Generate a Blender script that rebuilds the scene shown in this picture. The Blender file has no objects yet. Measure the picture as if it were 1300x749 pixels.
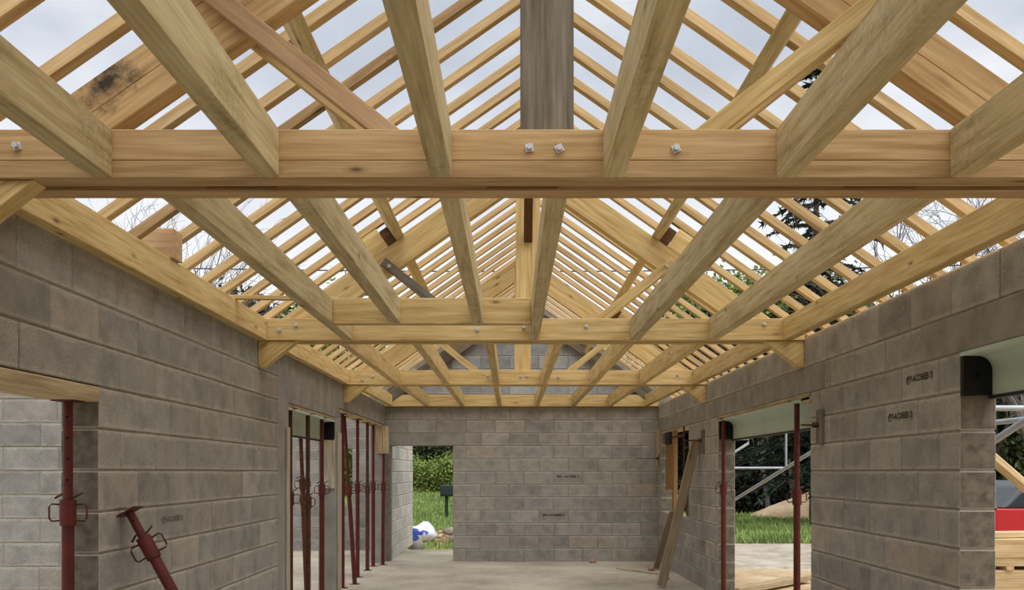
import bpy, bmesh, math, random
import numpy as np
from mathutils import Matrix, Vector
random.seed(7)
rng = np.random.default_rng(7)
SC = bpy.context.scene
COL = SC.collection

# ------------------------------------------------------------------ camera
F = 1150.0                                   # focal length in pixels of a 1300 px wide frame
CAMZ = 1.5
cam_d = bpy.data.cameras.new('camera')
cam = bpy.data.objects.new('camera', cam_d); COL.objects.link(cam)
cam.location = (0, 0, CAMZ); cam.rotation_euler = (math.pi / 2, 0, 0)
cam_d.sensor_width = 36.0; cam_d.lens = 36.0 * F / 1300.0
cam_d.shift_y = (599 - 374.5) / 1300.0; cam_d.clip_start = 0.02; cam_d.clip_end = 400
SC.camera = cam

# ------------------------------------------------------------------ sky, light, exposure
SC.view_settings.view_transform = 'Standard'; SC.view_settings.look = 'None'
SC.view_settings.gamma = 1.0; SC.view_settings.use_curve_mapping = False
SC.view_settings.exposure = 0.10
SKY_STRENGTH = 0.97
SUN_STRENGTH = 3.9
w = bpy.data.worlds.new('overcast_sky'); SC.world = w; w.use_nodes = True
nt = w.node_tree; nt.nodes.clear()
def N(nt, t, **kw):
    n = nt.nodes.new(t)
    for k, v in kw.items(): setattr(n, k, v)
    return n
def L(nt, a, b): nt.links.new(a, b)
tc = N(nt, 'ShaderNodeTexCoord'); sep = N(nt, 'ShaderNodeSeparateXYZ'); L(nt, tc.outputs['Generated'], sep.inputs[0])
add = N(nt, 'ShaderNodeMath', operation='ADD'); add.inputs[1].default_value = 0.25; L(nt, sep.outputs['Z'], add.inputs[0])
mx = N(nt, 'ShaderNodeMath', operation='MAXIMUM'); mx.inputs[1].default_value = 0.12; L(nt, add.outputs[0], mx.inputs[0])
dx = N(nt, 'ShaderNodeMath', operation='DIVIDE'); L(nt, sep.outputs['X'], dx.inputs[0]); L(nt, mx.outputs[0], dx.inputs[1])
dy = N(nt, 'ShaderNodeMath', operation='DIVIDE'); L(nt, sep.outputs['Y'], dy.inputs[0]); L(nt, mx.outputs[0], dy.inputs[1])
cmb = N(nt, 'ShaderNodeCombineXYZ'); L(nt, dx.outputs[0], cmb.inputs['X']); L(nt, dy.outputs[0], cmb.inputs['Y'])
nz = N(nt, 'ShaderNodeTexNoise'); nz.inputs['Scale'].default_value = 2.3; nz.inputs['Detail'].default_value = 6; nz.inputs['Roughness'].default_value = 0.52
L(nt, cmb.outputs[0], nz.inputs['Vector'])
cr = N(nt, 'ShaderNodeValToRGB'); L(nt, nz.outputs['Fac'], cr.inputs['Fac'])
cr.color_ramp.elements[0].position = 0.30; cr.color_ramp.elements[0].color = (0.47, 0.52, 0.60, 1)
cr.color_ramp.elements[1].position = 0.72; cr.color_ramp.elements[1].color = (0.90, 0.92, 0.95, 1)
e = cr.color_ramp.elements.new(0.5); e.color = (0.60, 0.65, 0.74, 1)
# overcast layer thins towards the horizon: brighter and whiter there
hz = N(nt, 'ShaderNodeMapRange'); hz.inputs['From Min'].default_value = 0.17; hz.inputs['From Max'].default_value = 0.40
hz.inputs['To Min'].default_value = 1.0; hz.inputs['To Max'].default_value = 0.0; L(nt, sep.outputs['Z'], hz.inputs['Value'])
mixs = N(nt, 'ShaderNodeMixRGB'); mixs.inputs['Color2'].default_value = (1.0, 1.02, 1.05, 1)
L(nt, hz.outputs[0], mixs.inputs['Fac']); L(nt, cr.outputs[0], mixs.inputs['Color1'])
bg = N(nt, 'ShaderNodeBackground'); bg.inputs['Strength'].default_value = SKY_STRENGTH
L(nt, mixs.outputs[0], bg.inputs['Color'])
wo = N(nt, 'ShaderNodeOutputWorld'); L(nt, bg.outputs[0], wo.inputs['Surface'])

sd = bpy.data.lights.new('veiled_sun', 'SUN'); sd.energy = SUN_STRENGTH; sd.angle = math.radians(75); sd.color = (1.0, 0.97, 0.92)
sun = bpy.data.objects.new('veiled_sun', sd); COL.objects.link(sun)
sun.rotation_euler = Vector((-0.25, 0.35, -1.0)).to_track_quat('-Z', 'Y').to_euler()

# ------------------------------------------------------------------ materials
def lin(c):
    c /= 255.0
    return c / 12.92 if c <= 0.04045 else ((c + 0.055) / 1.055) ** 2.4
def rgb(r, g, b): return (lin(r), lin(g), lin(b), 1)
def new_mat(name, rough=0.8):
    m = bpy.data.materials.new(name); m.use_nodes = True
    b = m.node_tree.nodes['Principled BSDF']; b.inputs['Roughness'].default_value = rough
    try: b.inputs['Specular IOR Level'].default_value = 0.25
    except Exception: pass
    return m, m.node_tree, b
def coords(nt, scale, seedmul=37.0):
    t = N(nt, 'ShaderNodeTexCoord'); oi = N(nt, 'ShaderNodeObjectInfo')
    mul = N(nt, 'ShaderNodeMath', operation='MULTIPLY'); mul.inputs[1].default_value = seedmul; L(nt, oi.outputs['Random'], mul.inputs[0])
    va = N(nt, 'ShaderNodeVectorMath', operation='ADD'); L(nt, t.outputs['Object'], va.inputs[0]); L(nt, mul.outputs[0], va.inputs[1])
    mp = N(nt, 'ShaderNodeMapping'); mp.inputs['Scale'].default_value = scale; L(nt, va.outputs[0], mp.inputs['Vector'])
    return mp.outputs[0], oi.outputs['Random'], va.outputs[0]
def ramp(nt, fac, stops):
    r = N(nt, 'ShaderNodeValToRGB'); L(nt, fac, r.inputs['Fac'])
    els = r.color_ramp.elements
    while len(els) < len(stops): els.new(0.5)
    for el, (p, c) in zip(els, stops): el.position = p; el.color = c
    return r.outputs[0]
def noise(nt, vec, scale, detail=4, rough=0.55):
    n = N(nt, 'ShaderNodeTexNoise'); n.inputs['Scale'].default_value = scale; n.inputs['Detail'].default_value = detail
    n.inputs['Roughness'].default_value = rough
    if vec is not None: L(nt, vec, n.inputs['Vector'])
    return n.outputs['Fac']
def mix(nt, fac, a, b, mode='MIX'):
    m = N(nt, 'ShaderNodeMixRGB', blend_type=mode)
    for i, v in (('Fac', fac), ('Color1', a), ('Color2', b)):
        if isinstance(v, (int, float)): m.inputs[i].default_value = v
        elif isinstance(v, tuple): m.inputs[i].default_value = v
        else: L(nt, v, m.inputs[i])
    return m.outputs[0]
def vary(nt, col, rnd, lo, hi):
    mr = N(nt, 'ShaderNodeMapRange'); mr.inputs['To Min'].default_value = lo; mr.inputs['To Max'].default_value = hi; L(nt, rnd, mr.inputs['Value'])
    h = N(nt, 'ShaderNodeHueSaturation'); L(nt, mr.outputs[0], h.inputs['Value']); L(nt, col, h.inputs['Color'])
    return h.outputs[0]
def bump(nt, b, h, s, d=0.01):
    bn = N(nt, 'ShaderNodeBump'); bn.inputs['Strength'].default_value = s; bn.inputs['Distance'].default_value = d
    L(nt, h, bn.inputs['Height']); L(nt, bn.outputs[0], b.inputs['Normal'])

def ramp_scaled(nt, v, a=1.55, b=2.5):
    mr = N(nt, 'ShaderNodeMapRange'); mr.inputs['From Min'].default_value = a; mr.inputs['From Max'].default_value = b; L(nt, v, mr.inputs['Value'])
    return mr.outputs[0]
def wood_mat(name, dark, mid, light, mould=0.0, knots=True, lo=0.88, hi=1.1, stain=None):
    m, nt, b = new_mat(name, 0.72)
    v, rnd, raw = coords(nt, (0.7, 9, 9))
    g = noise(nt, v, 3.2, 5, 0.6)
    c = ramp(nt, g, [(0.28, dark), (0.5, mid), (0.75, light)])
    v2, _, _ = coords(nt, (1.6, 45, 45))
    fine = noise(nt, v2, 2.0, 3)
    c = mix(nt, 0.42, c, ramp(nt, fine, [(0.32, (0.5, 0.45, 0.4, 1)), (0.65, (1, 1, 1, 1))]), 'MULTIPLY')
    if knots:
        v3, _, _ = coords(nt, (1.9, 5.5, 5.5), 11.0)
        vo = N(nt, 'ShaderNodeTexVoronoi'); vo.inputs['Scale'].default_value = 1.15; L(nt, v3, vo.inputs['Vector'])
        k = ramp(nt, vo.outputs['Distance'], [(0.035, (0.9, 0.9, 0.9, 1)), (0.07, (0.3, 0.3, 0.3, 1)), (0.14, (0, 0, 0, 1))])
        c = mix(nt, k, c, (dark[0] * 0.32, dark[1] * 0.24, dark[2] * 0.2, 1))
    if mould > 0:
        bn = noise(nt, raw, 2.2, 3)
        bm_ = ramp(nt, bn, [(0.5, (0, 0, 0, 1)), (0.62, (mould, mould, mould, 1))])
        sp = ramp(nt, noise(nt, raw, 38, 4), [(0.42, (0, 0, 0, 1)), (0.58, (1, 1, 1, 1))])
        c = mix(nt, mix(nt, 1.0, bm_, sp, 'MULTIPLY'), c, (0.03, 0.026, 0.02, 1))
    if stain:                                 # one black mould stain at a fixed place on the timber
        to = N(nt, 'ShaderNodeTexCoord'); ds = N(nt, 'ShaderNodeVectorMath', operation='SUBTRACT'); L(nt, to.outputs['Object'], ds.inputs[0]); ds.inputs[1].default_value = stain[0]
        sc_ = N(nt, 'ShaderNodeVectorMath', operation='MULTIPLY'); L(nt, ds.outputs[0], sc_.inputs[0]); sc_.inputs[1].default_value = tuple(1 / x for x in stain[1])
        ln_ = N(nt, 'ShaderNodeVectorMath', operation='LENGTH'); L(nt, sc_.outputs[0], ln_.inputs[0])
        rr = N(nt, 'ShaderNodeMath', operation='MULTIPLY_ADD'); L(nt, noise(nt, raw, 13, 6, 0.72), rr.inputs[0]); rr.inputs[1].default_value = 3.0; L(nt, ln_.outputs['Value'], rr.inputs[2])
        c = mix(nt, ramp_scaled(nt, rr.outputs[0]), (0.04, 0.034, 0.026, 1), c)
    c = vary(nt, c, rnd, lo, hi)
    L(nt, c, b.inputs['Base Color'])
    bump(nt, b, fine, 0.12, 0.004)
    return m
M = {}
M['pine'] = wood_mat('fresh_pine', rgb(186, 154, 94), rgb(216, 186, 126), rgb(230, 206, 154))
M['joist'] = wood_mat('joist_pine', rgb(172, 151, 104), rgb(207, 187, 140), rgb(222, 206, 166), mould=0.18)
M['glulam'] = wood_mat('laminated_pine', rgb(172, 138, 90), rgb(198, 164, 116), rgb(212, 182, 136))
M['rafter'] = wood_mat('rafter_pine', rgb(170, 142, 96), rgb(200, 170, 122), rgb(216, 190, 146), lo=0.86)
M['rafter_mould'] = wood_mat('mouldy_rafter', rgb(120, 98, 66), rgb(158, 130, 90), rgb(186, 156, 112), mould=0.6)
M['grey_wood'] = wood_mat('weathered_grey_wood', rgb(84, 76, 64), rgb(116, 108, 94), rgb(142, 133, 117), knots=True)
M['brown_wood'] = wood_mat('brown_and_shaded_wood', rgb(82, 55, 31), rgb(104, 71, 42), rgb(122, 86, 54), knots=False)  # brown wood; on the truss brace the colour stands for underside shade
M['pink_wood'] = wood_mat('pinkish_pine', rgb(156, 124, 90), rgb(182, 150, 114), rgb(198, 170, 134))
M['old_plank'] = wood_mat('old_formwork_plank', rgb(142, 122, 92), rgb(182, 160, 126), rgb(204, 188, 156), mould=0.15)
M['pale_plank'] = wood_mat('pale_grey_plank', rgb(160, 150, 130), rgb(190, 180, 160), rgb(206, 198, 180), knots=False)
M['timber_old'] = wood_mat('old_grey_timber', rgb(116, 101, 79), rgb(142, 126, 102), rgb(164, 148, 122))
M['ochre'] = wood_mat('ochre_formwork_board', rgb(124, 92, 54), rgb(148, 112, 68), rgb(168, 134, 88), knots=False)
M['lumber'] = wood_mat('stacked_lumber', rgb(186, 158, 114), rgb(212, 186, 144), rgb(228, 206, 168))

def block_mat(name, c_dark, c_mid, c_warm, lo=0.82, hi=1.12):
    m, nt, b = new_mat(name, 0.95)
    v, rnd, raw = coords(nt, (1, 1, 1))
    n1 = noise(nt, raw, 5.5, 4, 0.6)
    c = ramp(nt, n1, [(0.3, c_dark), (0.52, c_mid), (0.72, c_warm)])
    t = N(nt, 'ShaderNodeMath', operation='MULTIPLY'); t.inputs[1].default_value = 7.31; L(nt, rnd, t.inputs[0])
    fr = N(nt, 'ShaderNodeMath', operation='FRACT'); L(nt, t.outputs[0], fr.inputs[0])
    tint = ramp(nt, fr.outputs[0], [(0.0, (0.96, 0.99, 1.0, 1)), (0.75, (1, 1, 1, 1)), (1.0, (1.06, 1.0, 0.95, 1))])
    c = mix(nt, 1.0, c, tint, 'MULTIPLY')
    # mortar smeared over the block's edges (bed joints more than the dry end joints)
    tg = N(nt, 'ShaderNodeTexCoord'); sg = N(nt, 'ShaderNodeSeparateXYZ'); L(nt, tg.outputs['Generated'], sg.inputs[0])
    def edge(sock, wd):
        s1 = N(nt, 'ShaderNodeMath', operation='SUBTRACT'); s1.inputs[1].default_value = 0.5; L(nt, sock, s1.inputs[0])
        ab = N(nt, 'ShaderNodeMath', operation='ABSOLUTE'); L(nt, s1.outputs[0], ab.inputs[0])
        mr = N(nt, 'ShaderNodeMapRange'); mr.inputs['From Min'].default_value = 0.5 - wd; mr.inputs['From Max'].default_value = 0.5; L(nt, ab.outputs[0], mr.inputs['Value'])
        return mr.outputs[0]
    ez = edge(sg.outputs['Z'], 0.26); ex0 = edge(sg.outputs['X'], 0.05); exm = N(nt, 'ShaderNodeMath', operation='MULTIPLY'); exm.inputs[1].default_value = 0.4; L(nt, ex0, exm.inputs[0]); ex = exm.outputs[0]
    em = N(nt, 'ShaderNodeMath', operation='MAXIMUM'); L(nt, ez, em.inputs[0]); L(nt, ex, em.inputs[1])
    nn = noise(nt, raw, 7.0, 5, 0.65)
    sm = N(nt, 'ShaderNodeMath', operation='MULTIPLY_ADD'); L(nt, em.outputs[0], sm.inputs[0]); sm.inputs[1].default_value = 0.55; L(nt, nn, sm.inputs[2])
    c = mix(nt, ramp(nt, sm.outputs[0], [(0.78, (0, 0, 0, 1)), (0.96, (0.7, 0.7, 0.7, 1))]), c, (c_warm[0] * 1.12, c_warm[1] * 1.13, c_warm[2] * 1.13, 1))
    g = noise(nt, raw, 120, 3, 0.7)
    c = mix(nt, 0.55, c, ramp(nt, g, [(0.33, (0.5, 0.48, 0.46, 1)), (0.55, (1, 1, 1, 1)), (0.75, (1.15, 1.13, 1.1, 1))]), 'MULTIPLY')
    c = vary(nt, c, rnd, lo, hi)
    L(nt, c, b.inputs['Base Color'])
    bump(nt, b, g, 0.5, 0.006)
    return m
M['block'] = block_mat('concrete_block', rgb(138, 134, 127), rgb(159, 154, 145), rgb(173, 165, 154), 0.86, 1.1)
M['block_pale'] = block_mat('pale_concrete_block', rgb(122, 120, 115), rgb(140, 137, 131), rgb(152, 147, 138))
M['block_daylit'] = block_mat('sunlit_grey_block', rgb(178, 178, 172), rgb(196, 195, 188), rgb(206, 202, 194))  # grey block lightened so the colour itself carries the daylight on it
M['block_blue'] = block_mat('gable_block', rgb(138, 140, 142), rgb(158, 160, 162), rgb(172, 172, 170))
def plain(name, c, rough=0.8, var=0.15, scale=8, metallic=0.0, b2=None, bmp=0.15):
    m, nt, b = new_mat(name, rough); b.inputs['Metallic'].default_value = metallic
    v, rnd, raw = coords(nt, (1, 1, 1))
    n = noise(nt, raw, scale, 5, 0.6)
    d = b2 or tuple(x * (1 - 2.2 * var) for x in c[:3]) + (1,)
    L(nt, ramp(nt, n, [(0.35, d), (0.62, c)]), b.inputs['Base Color'])
    if bmp: bump(nt, b, noise(nt, raw, scale * 9, 3), bmp, 0.004)
    return m
M['block_end_shaded'] = plain('rough_shaded_block_end', rgb(124, 116, 103), 0.97, 0.2, 16, bmp=0.8)  # rough cut ends, with the jamb shade put into the darker colour
M['mortar'] = plain('mortar', rgb(142, 135, 124), 0.95, 0.12, 14, bmp=0.5)
M['concrete'] = plain('cast_concrete', rgb(152, 149, 142), 0.92, 0.12, 3.0, bmp=0.3)
M['lintel'] = plain('smooth_lintel_concrete', rgb(152, 147, 138), 0.92, 0.14, 4.5, bmp=0.3)
def floor_mat():
    m, nt, b = new_mat('dusty_slab', 0.9)
    t = N(nt, 'ShaderNodeTexCoord'); raw = t.outputs['Object']
    c = ramp(nt, noise(nt, raw, 0.9, 6, 0.62), [(0.3, rgb(138, 131, 117)), (0.5, rgb(166, 158, 142)), (0.7, rgb(188, 180, 162))])
    sp = ramp(nt, noise(nt, raw, 9, 6, 0.7), [(0.3, (0.72, 0.7, 0.68, 1)), (0.55, (1, 1, 1, 1))])
    c = mix(nt, 0.6, c, sp, 'MULTIPLY')
    L(nt, c, b.inputs['Base Color']); bump(nt, b, noise(nt, raw, 14, 6), 0.35, 0.01)
    return m
M['floor'] = floor_mat()
def ground_mat(name, a, b_, c_, s=1.2):
    m, nt, b = new_mat(name, 0.97)
    t = N(nt, 'ShaderNodeTexCoord'); raw = t.outputs['Object']
    c = ramp(nt, noise(nt, raw, s, 7, 0.65), [(0.32, a), (0.5, b_), (0.68, c_)])
    L(nt, mix(nt, 0.5, c, ramp(nt, noise(nt, raw, 30, 4, 0.7), [(0.35, (0.55, 0.53, 0.5, 1)), (0.6, (1, 1, 1, 1))]), 'MULTIPLY'), b.inputs['Base Color'])
    bump(nt, b, noise(nt, raw, 18, 5), 0.6, 0.03)
    return m
M['dirt'] = ground_mat('pale_dirt', rgb(150, 126, 94), rgb(182, 160, 128), rgb(202, 186, 160), 0.8)
M['gravel'] = ground_mat('gravel_track', rgb(142, 134, 120), rgb(170, 162, 147), rgb(190, 183, 169), 2.5)
M['lawn'] = ground_mat('lawn_soil', rgb(92, 112, 56), rgb(116, 138, 72), rgb(138, 154, 90), 1.5)
M['blade'] = plain('grass_blade', rgb(146, 168, 96), 0.7, 0.2, 0.7, bmp=0)
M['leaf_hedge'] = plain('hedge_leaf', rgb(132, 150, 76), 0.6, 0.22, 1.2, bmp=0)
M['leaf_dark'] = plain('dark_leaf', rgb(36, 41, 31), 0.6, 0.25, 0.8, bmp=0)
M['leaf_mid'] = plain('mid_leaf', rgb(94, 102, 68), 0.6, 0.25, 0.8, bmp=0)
M['needle'] = plain('conifer_needle', rgb(44, 58, 44), 0.6, 0.2, 2, bmp=0)
M['bark'] = plain('bark', rgb(96, 88, 78), 0.95, 0.2, 6)
M['twig'] = plain('bare_twig', rgb(104, 98, 96), 0.95, 0.15, 6, bmp=0)
M['prop_red'] = plain('red_oxide_paint', rgb(95, 36, 30), 0.55, 0.2, 14, b2=rgb(74, 32, 27))
M['prop_rust'] = plain('rusty_steel', rgb(92, 52, 36), 0.75, 0.2, 22, b2=rgb(62, 36, 28))
M['hole'] = plain('dark_hole', rgb(20, 16, 14), 0.9, 0.05, 3, bmp=0)
M['zinc'] = plain('galvanised_steel', rgb(206, 207, 208), 0.42, 0.06, 18, metallic=0.35, bmp=0)
M['tube_zinc'] = plain('scaffold_tube_zinc', rgb(168, 174, 180), 0.5, 0.08, 6, metallic=0.4, bmp=0)
M['black'] = plain('black_plastic', rgb(16, 18, 22), 0.55, 0.05, 6, bmp=0)
M['box_green'] = plain('pale_green_shutter_box', rgb(186, 200, 186), 0.7, 0.05, 2, bmp=0.05)
M['red_car'] = plain('red_car_paint', rgb(178, 42, 46), 0.3, 0.04, 2, bmp=0)
M['glass'] = plain('dark_car_glass', rgb(44, 54, 62), 0.12, 0.05, 2, bmp=0)
M['tyre'] = plain('tyre_rubber', rgb(26, 26, 27), 0.85, 0.05, 6)
M['grey_plastic'] = plain('grey_trim', rgb(92, 96, 100), 0.6, 0.05, 6, bmp=0)
M['ink_faint'] = plain('faded_stamp_ink', rgb(112, 104, 96), 0.9, 0.1, 40, bmp=0)
M['ink'] = plain('stamp_ink', rgb(70, 61, 54), 0.9, 0.1, 40, bmp=0)
M['tarp_white'] = plain('white_plastic_sack', rgb(204, 206, 214), 0.5, 0.08, 6, bmp=0)
M['tarp_blue'] = plain('blue_print_sack', rgb(60, 84, 170), 0.5, 0.1, 6, bmp=0)
M['dark_metal'] = plain('dark_painted_metal', rgb(48, 52, 56), 0.6, 0.1, 6, bmp=0)
M['brick_red'] = plain('pinkish_brick', rgb(178, 140, 124), 0.9, 0.15, 12)
M['cable'] = plain('power_cable', rgb(70, 84, 100), 0.6, 0.05, 3, bmp=0)

# ------------------------------------------------------------------ object helpers
def link(name, me, mat, parent=None, mw=None, kind=None):
    o = bpy.data.objects.new(name, me); COL.objects.link(o)
    if mat is not None and not me.materials: me.materials.append(mat)
    if mw is None: mw = Matrix.Identity(4)
    if parent is not None:
        o.parent = parent
        o.matrix_basis = parent_world(parent).inverted() @ mw
    else:
        o.matrix_basis = mw
    if kind: o['kind'] = kind
    return o
def parent_world(p):
    m = p.matrix_basis.copy()
    while p.parent is not None:
        p = p.parent; m = p.matrix_basis @ m
    return m
def tag(o, label, cat, group=None):
    o['label'] = label; o['category'] = cat
    if group: o['group'] = group
    return o
def thing(name, label, cat, loc=(0, 0, 0), group=None):
    o = bpy.data.objects.new(name, None); COL.objects.link(o); o.empty_display_size = 0.1
    o.location = loc
    return tag(o, label, cat, group)
def mesh_bm(name, bm):
    bm.normal_update(); me = bpy.data.meshes.new(name); bm.to_mesh(me); bm.free(); return me
CACHE = {}
def box_mesh(name, sx, sy, sz, bev=0.003):
    key = (name, round(sx, 4), round(sy, 4), round(sz, 4), bev)
    if key in CACHE: return CACHE[key]
    bm = bmesh.new(); bmesh.ops.create_cube(bm, size=1.0)
    bmesh.ops.scale(bm, vec=(sx, sy, sz), verts=bm.verts)
    b = min(bev, sx * 0.3, sy * 0.3, sz * 0.3)
    if b > 0: bmesh.ops.bevel(bm, geom=list(bm.edges), offset=b, segments=1, affect='EDGES', profile=0.5)
    me = mesh_bm(name, bm); CACHE[key] = me; return me
def beam_matrix(p0, p1, up):
    p0, p1, up = Vector(p0), Vector(p1), Vector(up)
    x = (p1 - p0).normalized(); y = up.cross(x).normalized(); z = x.cross(y)
    m = Matrix((x, y, z)).transposed().to_4x4(); m.translation = (p0 + p1) / 2
    return m, (p1 - p0).length
def own(me, mat):                              # the cached mesh carries one material; copy when another is wanted
    if not me.materials: me.materials.append(mat)
    if me.materials[0] is not mat:
        key = (me.name, mat.name)
        if key not in CACHE:
            c = me.copy(); c.materials.clear(); c.materials.append(mat); CACHE[key] = c
        return CACHE[key]
    return me
def beam(name, p0, p1, wid, hgt, mat, parent=None, up=(0, 0, 1), bev=0.003):
    """timber with its centre line p0-p1; local x runs along it, local z is up"""
    m, ln = beam_matrix(p0, p1, up)
    return link(name, own(box_mesh(name, ln, wid, hgt, bev), mat), mat, parent, m)
def boxo(name, lo, hi, mat, parent=None, bev=0.003, kind=None):
    lo, hi = Vector(lo), Vector(hi); d = hi - lo; c = (lo + hi) / 2
    ax = max(range(3), key=lambda i: d[i])     # local x = longest side, so the grain follows it
    if ax == 0: R = Matrix.Identity(3); s = (d.x, d.y, d.z)
    elif ax == 1: R = Matrix(((0, -1, 0), (1, 0, 0), (0, 0, 1))); s = (d.y, d.x, d.z)
    else: R = Matrix(((0, 0, -1), (0, 1, 0), (1, 0, 0))); s = (d.z, d.y, d.x)
    m = R.to_4x4(); m.translation = c
    return link(name, own(box_mesh(name, *s, bev), mat), mat, parent, m, kind)
def prism(name, poly, y0, y1, mat, parent=None, axis=None, bev=0.003):
    """polygon in the X-Z plane extruded from y0 to y1; axis = direction (x, z) of the grain"""
    ax = Vector((axis[0], 0, axis[1])).normalized() if axis else Vector((1, 0, 0))
    zz = ax.cross(Vector((0, 1, 0)))
    R = Matrix((ax, Vector((0, 1, 0)), zz)).transposed()
    cx = sum(p[0] for p in poly) / len(poly); cz = sum(p[1] for p in poly) / len(poly)
    c = Vector((cx, (y0 + y1) / 2, cz)); inv = R.inverted()
    bm = bmesh.new(); h = (y1 - y0) / 2; lo, hi = [], []
    for p in poly:
        q = inv @ (Vector((p[0], c.y, p[1])) - c)
        lo.append(bm.verts.new((q.x, -h, q.z))); hi.append(bm.verts.new((q.x, h, q.z)))
    n = len(poly); bm.faces.new(lo); bm.faces.new(hi[::-1])
    for i in range(n): bm.faces.new((lo[i], hi[i], hi[(i + 1) % n], lo[(i + 1) % n]))
    bmesh.ops.recalc_face_normals(bm, faces=bm.faces)
    if bev: bmesh.ops.bevel(bm, geom=list(bm.edges), offset=bev, segments=1, affect='EDGES', profile=0.5)
    m = R.to_4x4(); m.translation = c
    return link(name, mesh_bm(name, bm), mat, parent, m)
def tube_bm(bm, pts, r, n=8, close=False):
    pts = [Vector(p) for p in pts]; rings = []
    cnt = len(pts)
    for i, p in enumerate(pts):
        a = pts[(i - 1) % cnt] if (close or i > 0) else pts[i]; b = pts[(i + 1) % cnt] if (close or i < cnt - 1) else pts[i]
        t = (b - a).normalized(); ref = Vector((0, 0, 1)) if abs(t.z) < 0.92 else Vector((1, 0, 0))
        u = t.cross(ref).normalized(); v = t.cross(u)
        rr = r[i] if isinstance(r, (list, tuple)) else r
        rings.append([bm.verts.new(p + (u * math.cos(k * 2 * math.pi / n) + v * math.sin(k * 2 * math.pi / n)) * rr) for k in range(n)])
    for i in range(cnt if close else cnt - 1):
        A, B = rings[i], rings[(i + 1) % cnt]
        for k in range(n): bm.faces.new((A[k], A[(k + 1) % n], B[(k + 1) % n], B[k]))
    if not close:
        bm.faces.new(rings[0][::-1]); bm.faces.new(rings[-1])
def smooth(me):
    for p in me.polygons: p.use_smooth = True
    return me
def tube(name, pts, r, mat, parent=None, n=10, close=False, mw=None):
    bm = bmesh.new(); tube_bm(bm, pts, r, n, close)
    bmesh.ops.recalc_face_normals(bm, faces=bm.faces)
    me = mesh_bm(name, bm); smooth(me)
    o = link(name, me, mat, parent, mw)
    if n >= 8 and hasattr(me, 'set_sharp_from_angle'): me.set_sharp_from_angle(angle=math.radians(50))
    return o

# ------------------------------------------------------------------ walls of concrete blocks
ROW = 0.2155
WL, WR, YB = -2.13, 2.45, 15.2               # inner faces: left, right, back
WT = 0.2
ZTOP = 2.62
def solid_cells(name, us, zs, solid, to3, t0, t1, mat, parent=None, mw=None):
    """one watertight mesh out of the solid cells of a u-z grid, thickness t0..t1"""
    bm = bmesh.new(); nu, nz_ = len(us) - 1, len(zs) - 1
    def quad(*ps): bm.faces.new([bm.verts.new(to3(*p)) for p in ps])
    for i in range(nu):
        for j in range(nz_):
            if not solid[i][j]: continue
            a, b, c, d = us[i], us[i + 1], zs[j], zs[j + 1]
            quad((a, t0, c), (b, t0, c), (b, t0, d), (a, t0, d)); quad((a, t1, c), (b, t1, c), (b, t1, d), (a, t1, d))
            if i == 0 or not solid[i - 1][j]: quad((a, t0, c), (a, t1, c), (a, t1, d), (a, t0, d))
            if i == nu - 1 or not solid[i + 1][j]: quad((b, t0, c), (b, t1, c), (b, t1, d), (b, t0, d))
            if j == 0 or not solid[i][j - 1]: quad((a, t0, c), (b, t0, c), (b, t1, c), (a, t1, c))
            if j == nz_ - 1 or not solid[i][j + 1]: quad((a, t0, d), (b, t0, d), (b, t1, d), (a, t1, d))
    bmesh.ops.remove_doubles(bm, verts=bm.verts, dist=1e-5)
    bmesh.ops.recalc_face_normals(bm, faces=bm.faces)
    return link(name, mesh_bm(name, bm), mat, parent, mw)
BLOCKS = {}
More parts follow.
